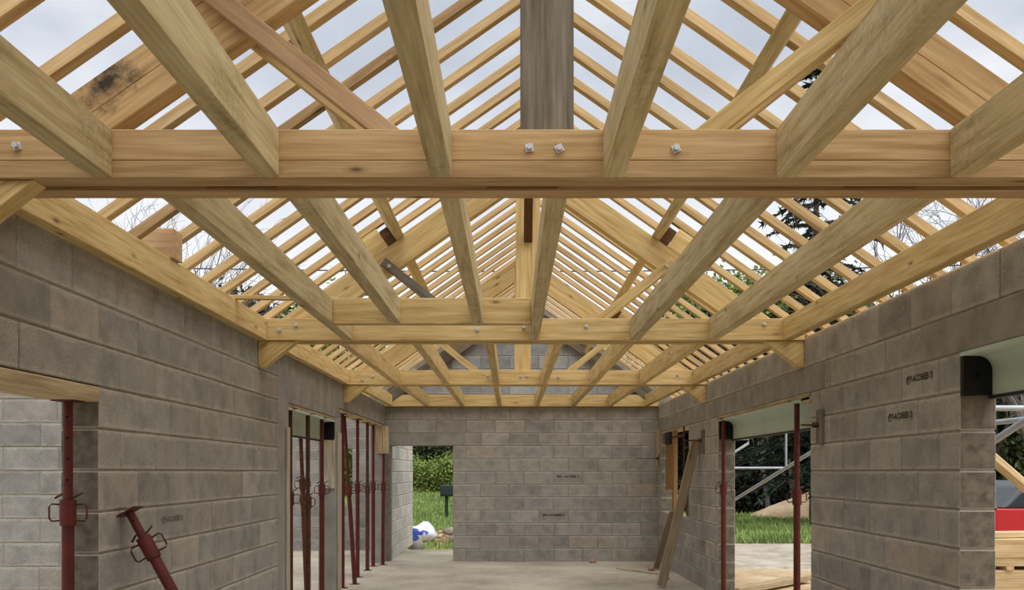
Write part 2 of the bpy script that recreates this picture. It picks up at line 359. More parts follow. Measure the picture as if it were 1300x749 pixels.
def block_wall(name, axis, u0, u1, face, sgn, openings, smooth_zones, offs, mat, rows=12, top=None, length=0.5, proud=0.0025, clip=None):
    """axis 'x' or 'y' = the direction the wall runs in; face = its inner face, sgn = where its thickness goes"""
    top = top or rows * ROW
    e = 0.005
    if axis == 'y': to3 = lambda u, t, z: (face + sgn * t, u, z)
    else: to3 = lambda u, t, z: (u, face + sgn * t, z)
    ops = [(a + (-e if a > u0 else 0), b + (e if b < u1 else 0), c - (e if c > 0 else 0), d + (0.004 if d < top else 0)) for a, b, c, d in openings]
    us = sorted(set([u0, u1] + [x for o in ops for x in o[:2] if u0 < x < u1]))
    zs = sorted(set([0, top - 0.001] + [x for o in ops for x in o[2:] if 0 < x < top]))
    solid = [[not any(o[0] <= (us[i] + us[i + 1]) / 2 <= o[1] and o[2] <= (zs[j] + zs[j + 1]) / 2 <= o[3] for o in ops) for j in range(len(zs) - 1)] for i in range(len(us) - 1)]
    wall = solid_cells(name, us, zs, solid, to3, e, WT - e, M['mortar'])
    wall['kind'] = 'structure'
    out = []
    for r in range(rows):
        z0 = r * ROW + 0.006; z1 = min((r + 1) * ROW - 0.006, top - 0.003)
        if r == rows - 1: z1 = top - 0.002
        zm = (z0 + z1) / 2
        off = offs[r % len(offs)] if r != rows - 1 or len(offs) <= rows else offs[r]
        k = math.floor((u0 - off) / length) - 1
        cuts = [x for o in list(openings) + list(smooth_zones) if o[2] < zm < o[3] for x in ((o[0], o[1]))]
        pos = [off + length * i for i in range(k, k + int((u1 - u0) / length) + 4)]
        pts = sorted(set([u0, u1] + [round(p + random.uniform(-0.012, 0.012), 4) for p in pos if u0 + 0.07 < p < u1 - 0.07 and all(abs(p - c) > 0.07 for c in cuts)] + [c for c in cuts if u0 < c < u1]))
        for a, b in zip(pts[:-1], pts[1:]):
            m_ = (a + b) / 2
            if any(o[0] < m_ < o[1] and o[2] < zm < o[3] for o in list(openings) + list(smooth_zones)): continue
            if clip and not (clip(a, z1) and clip(b, z1)): continue
            la = a + (0.0 if (a in cuts or a == u0) else 0.004); lb = b - (0.0 if (b in cuts or b == u1) else 0.004)
            ln = lb - la; ln_r = round(ln, 2) if (a not in cuts and b not in cuts and a != u0 and b != u1) else ln
            me = own(box_mesh('block', ln_r, WT, z1 - z0, 0.005), mat)
            jamb = [x for o in openings if o[2] < zm < o[3] for x in o[:2]]
            if mat is M['block'] and (a in jamb or b in jamb):      # rough cut end in the jamb, its colour darkened for the shade there
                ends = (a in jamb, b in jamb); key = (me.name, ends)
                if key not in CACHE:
                    c_ = me.copy(); c_.materials.append(M['block_end_shaded'])
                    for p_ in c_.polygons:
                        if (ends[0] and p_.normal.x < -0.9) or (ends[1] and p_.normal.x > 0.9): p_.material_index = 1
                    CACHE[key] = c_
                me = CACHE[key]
            c3 = Vector(to3((la + lb) / 2, WT / 2 + random.uniform(-proud, proud), zm))
            R = Matrix.Rotation(math.pi / 2, 4, 'Z') if axis == 'y' else Matrix.Identity(4)
            mw = Matrix.Translation(c3) @ R
            out.append((la, lb, z0, z1, link('block', me, mat, wall, mw)))
    BLOCKS[name] = out
    return wall
def zone(name, parent, axis, face, sgn, u0, u1, z0, z1, mat, out=0.003, label=None):
    t0, t1 = -out, WT + out
    if axis == 'y': lo = (min(face + sgn * t0, face + sgn * t1), u0, z0); hi = (max(face + sgn * t0, face + sgn * t1), u1, z1)
    else: lo = (u0, min(face + sgn * t0, face + sgn * t1), z0); hi = (u1, max(face + sgn * t0, face + sgn * t1), z1)
    o = boxo(name, lo, hi, mat, parent, 0.006)
    if label: o['label'] = label
    return o

R1 = (2.0, 4.96); R2 = (7.43, 10.76); R3 = (12.55, 14.85); ZL = 10 * ROW
right_open = [(R1[0], R1[1], -1, ZL), (R2[0], R2[1], -1, ZL), (R3[0], R3[1], 4 * ROW, ZL)]
right_smooth = [(1.0, 5.43, ZL, 11 * ROW), (7.1, 11.05, ZL, 11 * ROW), (12.2, 15.2, ZL, 11 * ROW)]
offs_r = [4.96 + (0.25 if r % 2 else 0.0) for r in range(12)]; offs_r[10] = 5.45; offs_r[11] = 5.058
wall_right = block_wall('wall_right', 'y', -1.0, 15.4, WR, 1, right_open, right_smooth, offs_r, M['block'], top=ZTOP)
for (a, b, *_), sp in zip(right_smooth, ('near', 'mid', 'far')):
    zone('lintel', wall_right, 'y', WR, 1, a, min(b, 15.2), ZL + 0.001, 11 * ROW - 0.004, M['lintel'])
L1 = (2.6, 4.674); L2 = (8.63, 10.92); L3 = (11.25, 14.9)
left_open = [(L1[0], L1[1], -1, 9 * ROW), (L2[0], L2[1], -1, ZL), (L3[0], L3[1], -1, 2.28)]
left_smooth = [(8.25, 8.63, -1, 3), (8.63, 15.2, ZL, 3), (10.92, 11.25, -1, 3), (14.9, 15.2, -1, 3)]
offs_l = [4.674 + (0.25 if r % 2 else 0.0) for r in range(12)]; offs_l[11] = 4.9
wall_left = block_wall('wall_left', 'y', -1.0, 15.2, WL, -1, left_open, left_smooth, offs_l, M['block'], top=ZTOP)
zone('column', wall_left, 'y', WL, -1, 8.25, 8.63, 0.0, ZTOP - 0.002, M['concrete'])
zone('lintel', wall_left, 'y', WL, -1, 8.632, 11.1, ZL + 0.001, ZTOP - 0.002, M['lintel'])
zone('lintel', wall_left, 'y', WL, -1, 11.102, 15.198, 2.284, ZTOP - 0.002, M['lintel'])
zone('column', wall_left, 'y', WL, -1, 10.92, 11.25, 0.0, ZL - 0.001, M['concrete'])
zone('column', wall_left, 'y', WL, -1, 14.9, 15.198, 0.0, 2.282, M['concrete'])
DOOR = (-2.03, -0.99)
RIDGE = 0.135
ZR = 4.47                                     # underside of the rafters at the ridge
SL = 0.70
back_open = [(DOOR[0], DOOR[1], -1, 9 * ROW)]
back_smooth = [(-2.13, -0.80, 9 * ROW, 10 * ROW), (-2.13, -2.03, -1, 9 * ROW)]
offs_b = [0.45 if r % 2 else 0.21 for r in range(12)]
wall_back = block_wall('wall_back', 'x', WL, WR, YB, 1, back_open, back_smooth, offs_b, M['block'], top=12 * ROW, length=0.49)
zone('lintel', wall_back, 'x', YB, 1, -2.129, -0.80, 9 * ROW + 0.001, 10 * ROW - 0.004, M['lintel'])
block_wall('wall_front', 'x', WL - WT, WR + WT, -1.0, -1, [(-0.6, 0.9, -1, 10 * ROW)], [], [0.2, 0.45], M['block'], top=12 * ROW)
# gable above the back wall
gz0 = 12 * ROW
def gable_line(x): return ZR - 0.36 - SL * abs(x - RIDGE)
gx = (ZR + 0.09 - gz0) / SL
gable = prism('wall_gable', [(RIDGE - gx, gz0 + 0.001), (RIDGE + gx, gz0 + 0.001), (RIDGE, ZR + 0.09)], YB + 0.007, YB + WT - 0.007, M['mortar'], bev=0)
gable['kind'] = 'structure'
for r in range(12, 20):
    z0, z1 = r * ROW + 0.006, (r + 1) * ROW - 0.006
    off = 0.45 if r % 2 else 0.21
    for i in range(-8, 8):
        a, b = off + i * 0.49 + 0.004, off + (i + 1) * 0.49 - 0.004
        if max(abs(a - RIDGE), abs(b - RIDGE)) < (ZR + 0.09 - z1) / SL:
            me = own(box_mesh('block', b - a, WT, z1 - z0, 0.005), M['block_blue'])
            link('block', me, M['block_blue'], gable, Matrix.Translation(((a + b) / 2, YB + WT / 2 + random.uniform(-.002, .002), (z0 + z1) / 2)))
# partition seen through the near left opening, and the annex beyond the left wall
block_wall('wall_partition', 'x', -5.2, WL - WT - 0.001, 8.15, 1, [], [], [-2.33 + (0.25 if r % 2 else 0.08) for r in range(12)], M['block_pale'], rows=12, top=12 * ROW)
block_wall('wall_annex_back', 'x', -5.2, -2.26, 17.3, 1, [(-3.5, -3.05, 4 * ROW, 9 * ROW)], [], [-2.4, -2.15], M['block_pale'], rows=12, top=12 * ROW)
block_wall('wall_annex_side', 'y', YB + WT + 0.001, 18.7, -2.05, -1, [], [], [15.5, 15.75], M['block_daylit'], rows=12, top=12 * ROW)

# ------------------------------------------------------------------ floor and ground
def slab(name, lo, hi, mat, nx=1):
    o = boxo(name, lo, hi, mat, None, 0.0); o['kind'] = 'structure'; return o
def flat_slab(name, lo, hi, mat):
    lo, hi = Vector(lo), Vector(hi); me = box_mesh(name, *(hi - lo), 0.0)
    o = link(name, me, mat, None, Matrix.Translation((lo + hi) / 2)); o['kind'] = 'structure'; return o
flat_slab('floor', (-5.4, -1.3, -0.2), (2.7, 17.5, 0.0), M['floor'])
def grid_ground(name, x0, x1, y0, y1, zf, mat, nx=40, ny=40):
    xs = np.linspace(x0, x1, nx); ys = np.linspace(y0, y1, ny)
    vs = [(x, y, zf(x, y)) for y in ys for x in xs]
    fs = [(j * nx + i, j * nx + i + 1, (j + 1) * nx + i + 1, (j + 1) * nx + i) for j in range(ny - 1) for i in range(nx - 1)]
    me = bpy.data.meshes.new(name); me.from_pydata(vs, [], fs); smooth(me)
    o = link(name, me, mat); o['kind'] = 'structure'; return o
def zg(x, y):
    rise = max(0.0, min(1.0, (y - 22.0) / 20.0)) * 0.75 * max(0.0, min(1.0, (2.0 - x) / 3.0))
    return -0.16 + 0.02 * math.sin(x * 1.7 + 0.6 * y) * math.cos(y * 1.3) + rise
grid_ground('ground', -60, 70, -25, 95, lambda x, y: zg(x, y), M['dirt'], 200, 190)
grid_ground('road', 2.9, 40, 15.2, 21.3, lambda x, y: zg(x, y) + (0.025 if y > 15.6 else -0.1), M['gravel'], 60, 16)
grid_ground('lawn', 1.5, 60, 21.2, 60, lambda x, y: zg(x, y) + 0.04, M['lawn'], 60, 40)
grid_ground('lawn', -40, 1.4, 22.6, 60, lambda x, y: zg(x, y) + 0.04, M['lawn'], 60, 40)
def blades(name, n, x0, x1, y0, y1, h, label):
    xs = rng.uniform(x0, x1, n); ys = y0 + (y1 - y0) * rng.random(n) ** 1.6; vs, fs = [], []
    for i in range(n):
        z = zg(xs[i], ys[i]) + 0.03; a = rng.uniform(0, 6.28); hh = h * rng.uniform(0.5, 1.3); wd = 0.012 + 0.0009 * ys[i]
        c, s = math.cos(a) * wd, math.sin(a) * wd; lx, ly = rng.normal(0, hh * 0.3, 2)
        k = len(vs); vs += [(xs[i] - c, ys[i] - s, z), (xs[i] + c, ys[i] + s, z), (xs[i] + lx, ys[i] + ly, z + hh)]; fs.append((k, k + 1, k + 2))
    me = bpy.data.meshes.new(name); me.from_pydata(vs, [], fs)
    o = link(name, me, M['blade']); o['kind'] = 'stuff'; return tag(o, label, 'grass')
blades('grass', 26000, 3.0, 16, 20.6, 34, 0.16, 'rough green grass beyond the gravel track outside the wide right opening')
blades('grass', 36000, -8.5, 0.0, 23.0, 40, 0.16, 'green grass on the slope outside the back doorway')
blades('grass', 1100, -4.6, -0.6, 18.9, 20.6, 0.12, 'low weeds on the bare earth just outside the back doorway')

# ------------------------------------------------------------------ trusses
COS = 1 / math.sqrt(1 + SL * SL); SIN = SL * COS
ZT0, ZT1 = 2.60, 2.782                        # underside and top of ties and joists
ZP = 3.98                                     # underside of the principal rafters at the ridge
PH = 0.2                                      # principal depth across the slope
DPU = 1.045                                   # purlin: lower upslope corner, measured from the ridge
def side(s, d): return RIDGE + s * d
def bolt(x, y, z, parent, out=-1, r=0.0145):
    bm = bmesh.new()
    bmesh.ops.create_cone(bm, cap_ends=True, segments=4, radius1=r * 1.45, radius2=r * 1.45, depth=0.005)
    bmesh.ops.create_cone(bm, cap_ends=True, segments=6, radius1=r * 0.8, radius2=r * 0.8, depth=0.02, matrix=Matrix.Translation((0, 0, 0.011)))
    key = ('bolt', r)
    if key not in CACHE: CACHE[key] = mesh_bm('bolt', bm)
    else: bm.free()
    R = Matrix.Rotation(math.pi / 2, 4, 'X') @ Matrix.Rotation(random.uniform(0, 1.5), 4, 'Z')
    return link('bolt', CACHE[key], M['zinc'], parent, Matrix.Translation((x, y - 0.0026, z)) @ R)
def truss(label, yc, tie_mat, post_mat, prin_mat, strut_mats, laminated, bolts, brace=True):
    t = thing('roof_truss', label, 'roof truss', (RIDGE, yc, ZT0), 'roof trusses across the room')
    y0 = yc - 0.1275; xl, xr = WL + 0.002, WR - 0.002
    for (a, b) in ((y0, y0 + 0.1), (y0 + 0.155, y0 + 0.255)):
        if laminated and a == y0:
            boxo('tie_board', (xl, a, ZT0), (xr, b, ZT0 + 0.0655), tie_mat, t, 0.0025)
            boxo('tie_board', (xl, a, ZT0 + 0.0665), (xr, b, ZT1), tie_mat, t, 0.0025)
        else: boxo('tie_board', (xl, a, ZT0), (xr, b, ZT1), tie_mat, t)
    for px in (-1.2, -0.1, 1.3):              # packers between the two tie boards
        boxo('packer', (px, y0 + 0.101, ZT0 + 0.01), (px + 0.28, y0 + 0.154, ZT1 - 0.03), M['brown_wood'], t)
    kp0 = ZT1 - 0.002
    post = boxo('king_post', (RIDGE - 0.103, yc - 0.03, kp0), (RIDGE + 0.103, yc + 0.03, ZR - 0.27), post_mat, t)
    for s in (-1, 1):
        # principal rafter: foot cut level on the tie, head cut against the king post
        d_foot_lo = (ZP - ZT1) / SL; v = PH / COS
        zlo = lambda d: ZP - SL * d
        d_foot_hi = (ZP + v - ZT1) / SL; dh = 0.105
        ax = (s * COS, -SIN)
        if laminated:
            q = v * 0.47
            prism('principal_rafter', [(side(s, dh), zlo(dh)), (side(s, dh), zlo(dh) + q), (side(s, (ZP + q - ZT1) / SL), ZT1 + 0.001), (side(s, d_foot_lo), ZT1 + 0.001)], yc - 0.05, yc + 0.05, prin_mat, t, ax)
            prism('principal_rafter', [(side(s, dh), zlo(dh) + q + 0.0015), (side(s, dh), zlo(dh) + v), (side(s, min(d_foot_hi, 2.28)), max(ZT1 + 0.001, zlo(2.28) + v)), (side(s, (ZP + q - ZT1) / SL), ZT1 + 0.0015)], yc - 0.05, yc + 0.05, prin_mat, t, ax)
        else:
            prism('principal_rafter', [(side(s, dh), zlo(dh)), (side(s, dh), zlo(dh) + v), (side(s, min(d_foot_hi, 2.28)), max(ZT1 + 0.001, zlo(2.28) + v)), (side(s, d_foot_lo), ZT1 + 0.001)], yc - 0.05, yc + 0.05, prin_mat, t, ax)
        # double struts either side of the principal
        ms = 0.79; cs = 1 / math.sqrt(1 + ms * ms); ss = ms * cs; half = 0.0375
        dn = 1.38 if laminated else 1.22
        for k, (a, b) in enumerate(((yc - 0.052 - 0.045, yc - 0.052), (yc + 0.052, yc + 0.052 + 0.045))):
            mat = strut_mats[0 if s < 0 else 1][k]
            if mat is None: continue
            zc = lambda d: ZT1 + ms * (d - 0.605)
            hv = half / cs
            top_d = dn
            P = [(0.605 - half / ss, ZT1 + 0.001), (0.605 + half / ss, ZT1 + 0.001), (top_d + half * ss, zc(top_d) - half * cs), (top_d - half * ss, zc(top_d) + half * cs)]
            prism('strut', [(side(s, d), z) for d, z in P], a, b, mat, t, (s * cs, ss))
        db = 1.30 if laminated else 1.165
        bolt(side(s, db), yc - 0.1, ZT1 + 0.79 * (db - 0.605), t, r=0.013)
        # cleats under the purlin
        def on(d, h): return (side(s, d + h * SIN), ZP + v - SL * d + h * COS)
        dc = DPU + 0.078 * COS
        prism('purlin_cleat', [on(dc, 0.001), on(dc + 0.066, 0.001), on(dc + 0.066, 0.15), on(dc, 0.15)], yc - 0.05, yc + 0.05, M['brown_wood'], t, (s * COS, -SIN))
        prism('purlin_cleat', [on(dc + 0.068, 0.001), on(dc + 0.29, 0.001), on(dc + 0.25, 0.185), on(dc + 0.068, 0.185)], yc - 0.05, yc + 0.05, prin_mat, t, (s * COS, -SIN))
        # corbel carrying the tie at the wall
        xw = xl if s < 0 else xr; k = 1 if s < 0 else -1
        prism('corbel', [(xw, ZT0 - 0.001), (xw + k * 0.33, ZT0 - 0.001), (xw + k * 0.05, ZT0 - 0.22), (xw, ZT0 - 0.22)], y0 + 0.02, y0 + 0.115, M['pine'], t, (1, 0.7))
    if brace:                                 # lengthwise brace, king post to ridge beam; its brown paints in the underside shade
        beam('brace', (RIDGE, yc - 0.045, 3.46), (RIDGE, yc - 0.80, ZR - 0.30), 0.072, 0.09, M['brown_wood'], t, up=(0, 0, 1))
    for bx, bz in bolts: bolt(bx, y0, bz, t)
    return t
T1, T2, T3 = 3.5175, 7.6975, 11.5475
def bx(px, py, y): return ((px - 650) * y / F, CAMZ + (599 - py) * y / F)
P_, G_, K_ = M['pine'], M['grey_wood'], M['pink_wood']
truss('nearest roof truss, laminated tie and weathered grey king post', T1, M['glulam'], M['grey_wood'], M['glulam'], ((K_, P_), (P_, P_)), True,
      [bx(x, y, 3.39) for x, y in ((22, 186), (672, 188), (710, 189), (858, 189))], brace=False)
for o in [c for c in COL.objects if c.name.startswith('principal_rafter')]:
    loc = parent_world(o).inverted() @ Vector((-1.55, T1 - 0.05, 2.985))
    if parent_world(o).translation.x < RIDGE:
        o.data.materials[0] = wood_mat('stained_laminated_pine', rgb(172, 138, 90), rgb(198, 164, 116), rgb(212, 182, 136), stain=(tuple(loc), (0.17, 0.2, 0.12)))
truss('second roof truss back, pale king post and one grey plank strut', T2, P_, P_, P_, ((G_, None), (P_, P_)), False,
      [bx(x, y, 7.57) for x, y in ((355, 419), (376, 413), (606, 418.6), (665, 415.6), (744, 414.4), (970, 411.6))])
truss('furthest roof truss, standing in front of the block gable', T3, P_, P_, P_, ((P_, None), (P_, None)), False,
      [bx(x, y, 11.42) for x, y in ((460, 482), (473, 478), (619, 477), (661, 477.6), (669.5, 477.6), (709, 478.4), (860, 476))])
# ledger and gable rafters on the back wall
o = boxo('ledger_board', (WL + 0.004, 15.1, 2.592), (WR - 0.004, YB - 0.002, 2.785), P_); tag(o, 'pale ledger board fixed along the top of the back block wall', 'beam')
for s, lab in ((-1, 'dark weathered board along the left slope of the gable'), (1, 'dark weathered board along the right slope of the gable')):
    v = 0.2 / COS; zt = ZR - 0.06
    pts = [(side(s, 0.002), zt - v), (side(s, 0.002), zt), (side(s, 2.2), zt - SL * 2.2), (side(s, 2.2), zt - v - SL * 2.2)]
    o = prism('gable_rafter', pts, 15.09, 15.19, M['grey_wood'], None, (s * COS, -SIN)); tag(o, lab, 'rafter')

# ------------------------------------------------------------------ purlins, ridge beam
BAYS = [(-0.6, T1), (T1, T2), (T2, T3), (T3, 15.19)]
bay_txt = ['over the camera in front of the first truss', 'between the nearest and second trusses', 'between the second and furthest trusses', 'between the furthest truss and the gable']
v = PH / COS
for i, (a, b) in enumerate(BAYS):
    a2 = a + 0.001; b2 = b - 0.001
    for s in (-1, 1):
        def on(d, h): return (side(s, d + h * SIN), ZP + v - SL * d + h * COS)
        d1 = DPU + 0.075 * COS
        poly = [on(DPU, 0.002), on(d1, 0.002), on(d1, 0.196), on(DPU, 0.196)]
        c = Vector((sum(p[0] for p in poly) / 4, 0, sum(p[1] for p in poly) / 4))
        o = beam('purlin', (c.x, a2, c.z), (c.x, b2, c.z), 0.075, 0.194, M['joist'] if i == 1 else P_, None, up=(s * SIN, 0, COS))
        tag(o, 'sawn purlin under the %s roof slope %s' % ('left' if s < 0 else 'right', bay_txt[i]), 'purlin', 'purlins under the rafters')
    o = beam('ridge_beam', (RIDGE, a2, ZR - 0.161), (RIDGE, b2, ZR - 0.161), 0.075, 0.2, P_)
    tag(o, 'ridge beam at the roof peak %s' % bay_txt[i], 'beam', 'ridge beams along the peak')

# ------------------------------------------------------------------ rafters
ORD = ['first', 'second', 'third', 'fourth', 'fifth', 'sixth', 'seventh', 'eighth', 'ninth', 'tenth', 'eleventh', 'twelfth']
RH, RW = 0.055, 0.062
ry = [3.245 + 0.405 * k for k in range(-9, 30)]
cnt = {}
mouldy = {(-1, 14)}
for k, y in enumerate(ry):
    bay = sum(1 for q in (T1, T2, T3) if y > q)
    cnt[bay] = cnt.get(bay, 0) + 1
    where = ['in front of the nearest truss', 'behind the nearest truss', 'behind the second truss', 'behind the furthest truss'][bay]
    rank = ORD[cnt[bay] - 1] if bay else ORD[sum(1 for q in ry if q < T1) - cnt[bay]]
    for s in (-1, 1):
        m = 1 / COS
        def on(d, h): return Vector((side(s, d + h * SIN), 0, ZR - SL * d + h * COS))
        p0, p1 = on(0.02, RH / 2 + 0.001), on(2.86, RH / 2 + 0.001)
        jy = random.uniform(-0.012, 0.012)
        mat = M['rafter_mould'] if (s, k) in mouldy else M['rafter']
        o = beam('rafter', (p0.x, y + jy, p0.z), (p1.x, y + jy, p1.z), RW, RH, mat, None, up=(s * SIN, 0, COS), bev=0.002)
        # keep each rafter's grain its own; the mesh is shared
        tag(o, '%s%s rafter on the %s roof slope %s' % ('mould-darkened ' if (s, k) in mouldy else '', rank, 'left' if s < 0 else 'right', where), 'rafter', 'rafters on the two roof slopes')

# ------------------------------------------------------------------ ceiling joists
def joist(x0, x1, ya, yb, label, mat='joist', dz=0.0):
    o = boxo('ceiling_joist', (x0, ya, ZT0 + dz), (x1, yb, ZT1 + dz), M[mat], None, 0.004)
    return tag(o, label, 'joist', 'ceiling joists between the trusses')
yA = T1 - 0.1285
six = ['overhead joist, first from the left, running to the nearest tie', 'overhead joist, second from the left, running to the nearest tie', 'overhead joist just left of the grey king post',
       'overhead joist just right of the grey king post', 'overhead joist, second from the right, running to the nearest tie', 'overhead joist, first from the right, running to the nearest tie']
for xm, lab in zip((-1.535, -0.91, -0.265, 0.38, 1.028, 1.677), six): joist(xm - 0.039, xm + 0.039, -0.999, yA, lab)
a, b = T1 + 0.1285, T2 - 0.1285
HDR = 6.73
for x0, x1, yb_, lab in ((-2.128, -2.05, b, 'pale edge joist along the left block wall, nearest bay'), (-1.41, -1.332, b, 'second joist from the left wall, running on past the trimmer'),
                    (-0.905, -0.827, HDR, 'left one of two short joists stopping at the trimmer'), (-0.292, -0.215, HDR, 'right one of two short joists stopping at the trimmer'),
                    (0.142, 0.222, b, 'joist passing the right end of the trimmer below the king post'), (0.99, 1.068, b, 'joist right of the trimmer, third from the right wall'),
                    (1.643, 1.72, b, 'next-to-edge joist by the right wall, nearest bay'), (2.264, 2.342, b, 'pale edge joist beside the right block wall, nearest bay')):
    joist(x0, x1, a, yb_, lab, 'pine' if abs(x0) > 2 else 'joist')
o = boxo('trimmer_joist', (-1.3305, HDR + 0.001, ZT0), (0.1405, HDR + 0.08, ZT1 + 0.01), M['pine']); tag(o, 'trimmer joist framing a hatch in front of the second truss', 'joist')
for (ya, yb_, xs, where) in ((T2 + 0.1285, T3 - 0.1285, (-2.09, -1.455, -0.825, -0.195, 0.405, 1.02, 1.64, 2.31), 'in the bay behind the second truss'),
                             (T3 + 0.1285, 15.099, (-2.03, -1.43, -0.83, -0.21, 0.42, 1.03, 1.64, 2.25), 'in the last bay before the back wall')):
    for i, x in enumerate(xs):
        pos = {0: 'edge joist beside the left wall', 7: 'edge joist beside the right wall'}.get(i, '%s joist from the left wall' % ORD[i])
        joist(x - 0.036, x + 0.036, ya, yb_, '%s %s' % (pos, where), 'pine')
# lath lying across the left joists, timber block on the wall top, wall plates
o = beam('lath', (-2.28, 6.72, ZT1 + 0.016), (-1.30, 6.80, ZT1 + 0.016), 0.05, 0.03, M['pine']); tag(o, 'thin lath lying across the left joists near the second truss', 'lath')
o = boxo('timber_block', (-2.26, 5.43, 2.7835), (-2.03, 5.58, 2.962), M['pink_wood']); tag(o, 'pinkish timber block lying on the left edge joist between two rafters', 'timber offcut')
for s, x, lab in ((-1, WL - 0.17, 'wall plate along the outer top of the left wall'), (1, WR + 0.10, 'wall plate along the outer top of the right wall')):
    o = boxo('wall_plate', (x, 1.2, ZTOP + 0.0005), (x + 0.07, 15.15, ZTOP + 0.05), M['pine']); tag(o, lab, 'wall plate')

# ------------------------------------------------------------------ adjustable steel props
def prop(label, base, top, collar_h, group='red steel props', near=False, ang=0.0, rust=False):
    base, top = Vector(base), Vector(top); ax = (top - base); ln = ax.length; ax.normalize()
    t = thing('steel_prop', label, 'prop', base, group)
    R = Vector((0, 0, 1)).rotation_difference(ax).to_matrix().to_4x4() @ Matrix.Rotation(ang, 4, 'Z')
    mw = Matrix.Translation(base) @ R
    red = M['prop_rust'] if rust else M['prop_red']
    n = 14 if near else 9
    def T(nm, pts, r, mat, par=t, nn=n, close=False): return tube(nm, pts, r, mat, par, nn, close, mw)
    lower = T('outer_tube', [(0, 0, 0.006), (0, 0, collar_h)], 0.030, red)
    upper = T('inner_tube', [(0, 0, collar_h - 0.02), (0, 0, ln - 0.006)], 0.0235, red)
    link('base_plate', own(box_mesh('base_plate', 0.12, 0.12, 0.006, 0.001), red), red, t, mw @ Matrix.Translation((0, 0, 0.003)))
    link('head_plate', own(box_mesh('base_plate', 0.12, 0.12, 0.006, 0.001), red), red, t, mw @ Matrix.Translation((0, 0, ln - 0.003)))
    col = T('collar', [(0, 0, collar_h - 0.13), (0, 0, collar_h)], 0.040, M['prop_rust'] if rust else red)
    for s in (-1, 1):
        T('handle', [(s * 0.035, 0, collar_h - 0.025), (s * 0.082, 0, collar_h - 0.022), (s * 0.095, 0, collar_h - 0.035), (s * 0.095, 0, collar_h - 0.095), (s * 0.082, 0, collar_h - 0.108), (s * 0.035, 0, collar_h - 0.105)], 0.005, M['prop_rust'], t, 6)
    T('pin', [(-0.07, 0.01, collar_h + 0.008), (-0.03, 0, collar_h + 0.028), (0.03, 0, collar_h + 0.012), (0.07, 0.01, collar_h + 0.034)], 0.006, M['prop_rust'], t, 6)
    if near:
        h = collar_h + 0.1
        while h < ln - 0.06:
            bm = bmesh.new(); bmesh.ops.create_cone(bm, cap_ends=True, segments=8, radius1=0.0065, radius2=0.0065, depth=0.002)
            if 'pin_hole' not in CACHE: CACHE['pin_hole'] = mesh_bm('pin_hole', bm)
            else: bm.free()
            link('pin_hole', CACHE['pin_hole'], M['hole'], upper, mw @ Matrix.Rotation(0.3, 4, 'Z') @ Matrix.Translation((0, -0.0238, h)) @ Matrix.Rotation(math.pi / 2, 4, 'X'))
            h += 0.105
    return t
ZPL = 9 * ROW - 0.08
o = boxo('formwork_plank', (WL - WT + 0.008, 2.62, ZPL), (WL + 0.012, 4.665, 9 * ROW - 0.004), M['old_plank'], None, 0.006); tag(o, 'thick worn formwork plank under the lintel of the near left opening', 'plank')
prop('red prop standing in the near left opening under the thick plank', (-2.235, 4.56, 0), (-2.235, 4.56, ZPL), 1.36, near=True)
prop('short red prop leaning against the left block wall', (-1.35, 4.86, 0.0), (-2.085, 4.93, 1.285), 1.32, near=True)
# openings in the left wall
o = boxo('formwork_plank', (WL - 0.10, 8.64, ZL - 0.032), (WL - 0.004, 10.91, ZL - 0.001), M['old_plank']); tag(o, 'lintel formwork plank over the middle left opening', 'plank')
o = boxo('formwork_plank', (WL - 0.19, 11.26, 2.25), (WL - 0.004, 14.89, 2.279), M['old_plank']); tag(o, 'lintel formwork plank over the far left opening', 'plank')
zt = ZL - 0.033
prop('red prop by the cast column in the middle left opening', (-2.17, 8.86, 0), (-2.17, 8.86, zt), 1.30, ang=0.4)
prop('central red prop in the middle left opening', (-2.172, 9.64, 0), (-2.172, 9.64, zt), 1.24, ang=0.9, rust=True)
prop('red prop nearest the pillar in the middle left opening', (-2.172, 10.35, 0), (-2.172, 10.35, zt), 1.36, ang=-0.3)
prop('shorter tilted red prop behind the others in the middle left opening', (-2.42, 10.70, 0), (-2.52, 10.8, 1.92), 1.42, ang=0.5, rust=True)
zt = 2.249
prop('dark red prop just behind the pillar in the far left opening', (-2.19, 11.7, 0), (-2.19, 11.7, zt), 1.32, ang=0.4)
prop('slanting red prop, foot on the slab, in the far left opening', (-2.10, 12.1, 0), (-2.26, 12.2, zt), 1.32, ang=0.2)
prop('red prop second behind the slanting one in the far left opening', (-2.20, 12.9, 0), (-2.20, 12.9, zt), 1.34, ang=0.7)
prop('upright rust-brown prop in the middle of the far left opening', (-2.20, 13.78, 0), (-2.20, 13.78, zt), 1.30, ang=0.1, rust=True)
prop('red prop behind the rust-brown one in the far left opening', (-2.21, 14.42, 0), (-2.21, 14.42, zt), 1.33, ang=0.6)
prop('short thin red prop below the two boards beside the back wall', (-2.085, 14.62, 0), (-2.085, 14.70, 1.79), 1.32, ang=0.3)
o = boxo('shutter_board', (-2.31, 10.885, 1.30), (-2.135, 10.917, 1.90), M['pale_plank']); tag(o, 'pale formwork board on the pillar below the black cap', 'board')
for k, lab in ((0, 'left one of two pale boards hanging by the back left corner'), (1, 'right one of two pale boards hanging by the back left corner')):
    o = boxo('shutter_board', (-2.235 + 0.11 * k, 14.85, 1.80), (-2.13 + 0.11 * k, 14.88, 2.248), M['old_plank']); tag(o, lab, 'board')
o = boxo('shutter_board', (-2.1255, 8.50, 0.002), (-2.105, 8.60, 1.92), M['pale_plank']); tag(o, 'narrow pale board upright against the cast column', 'board')
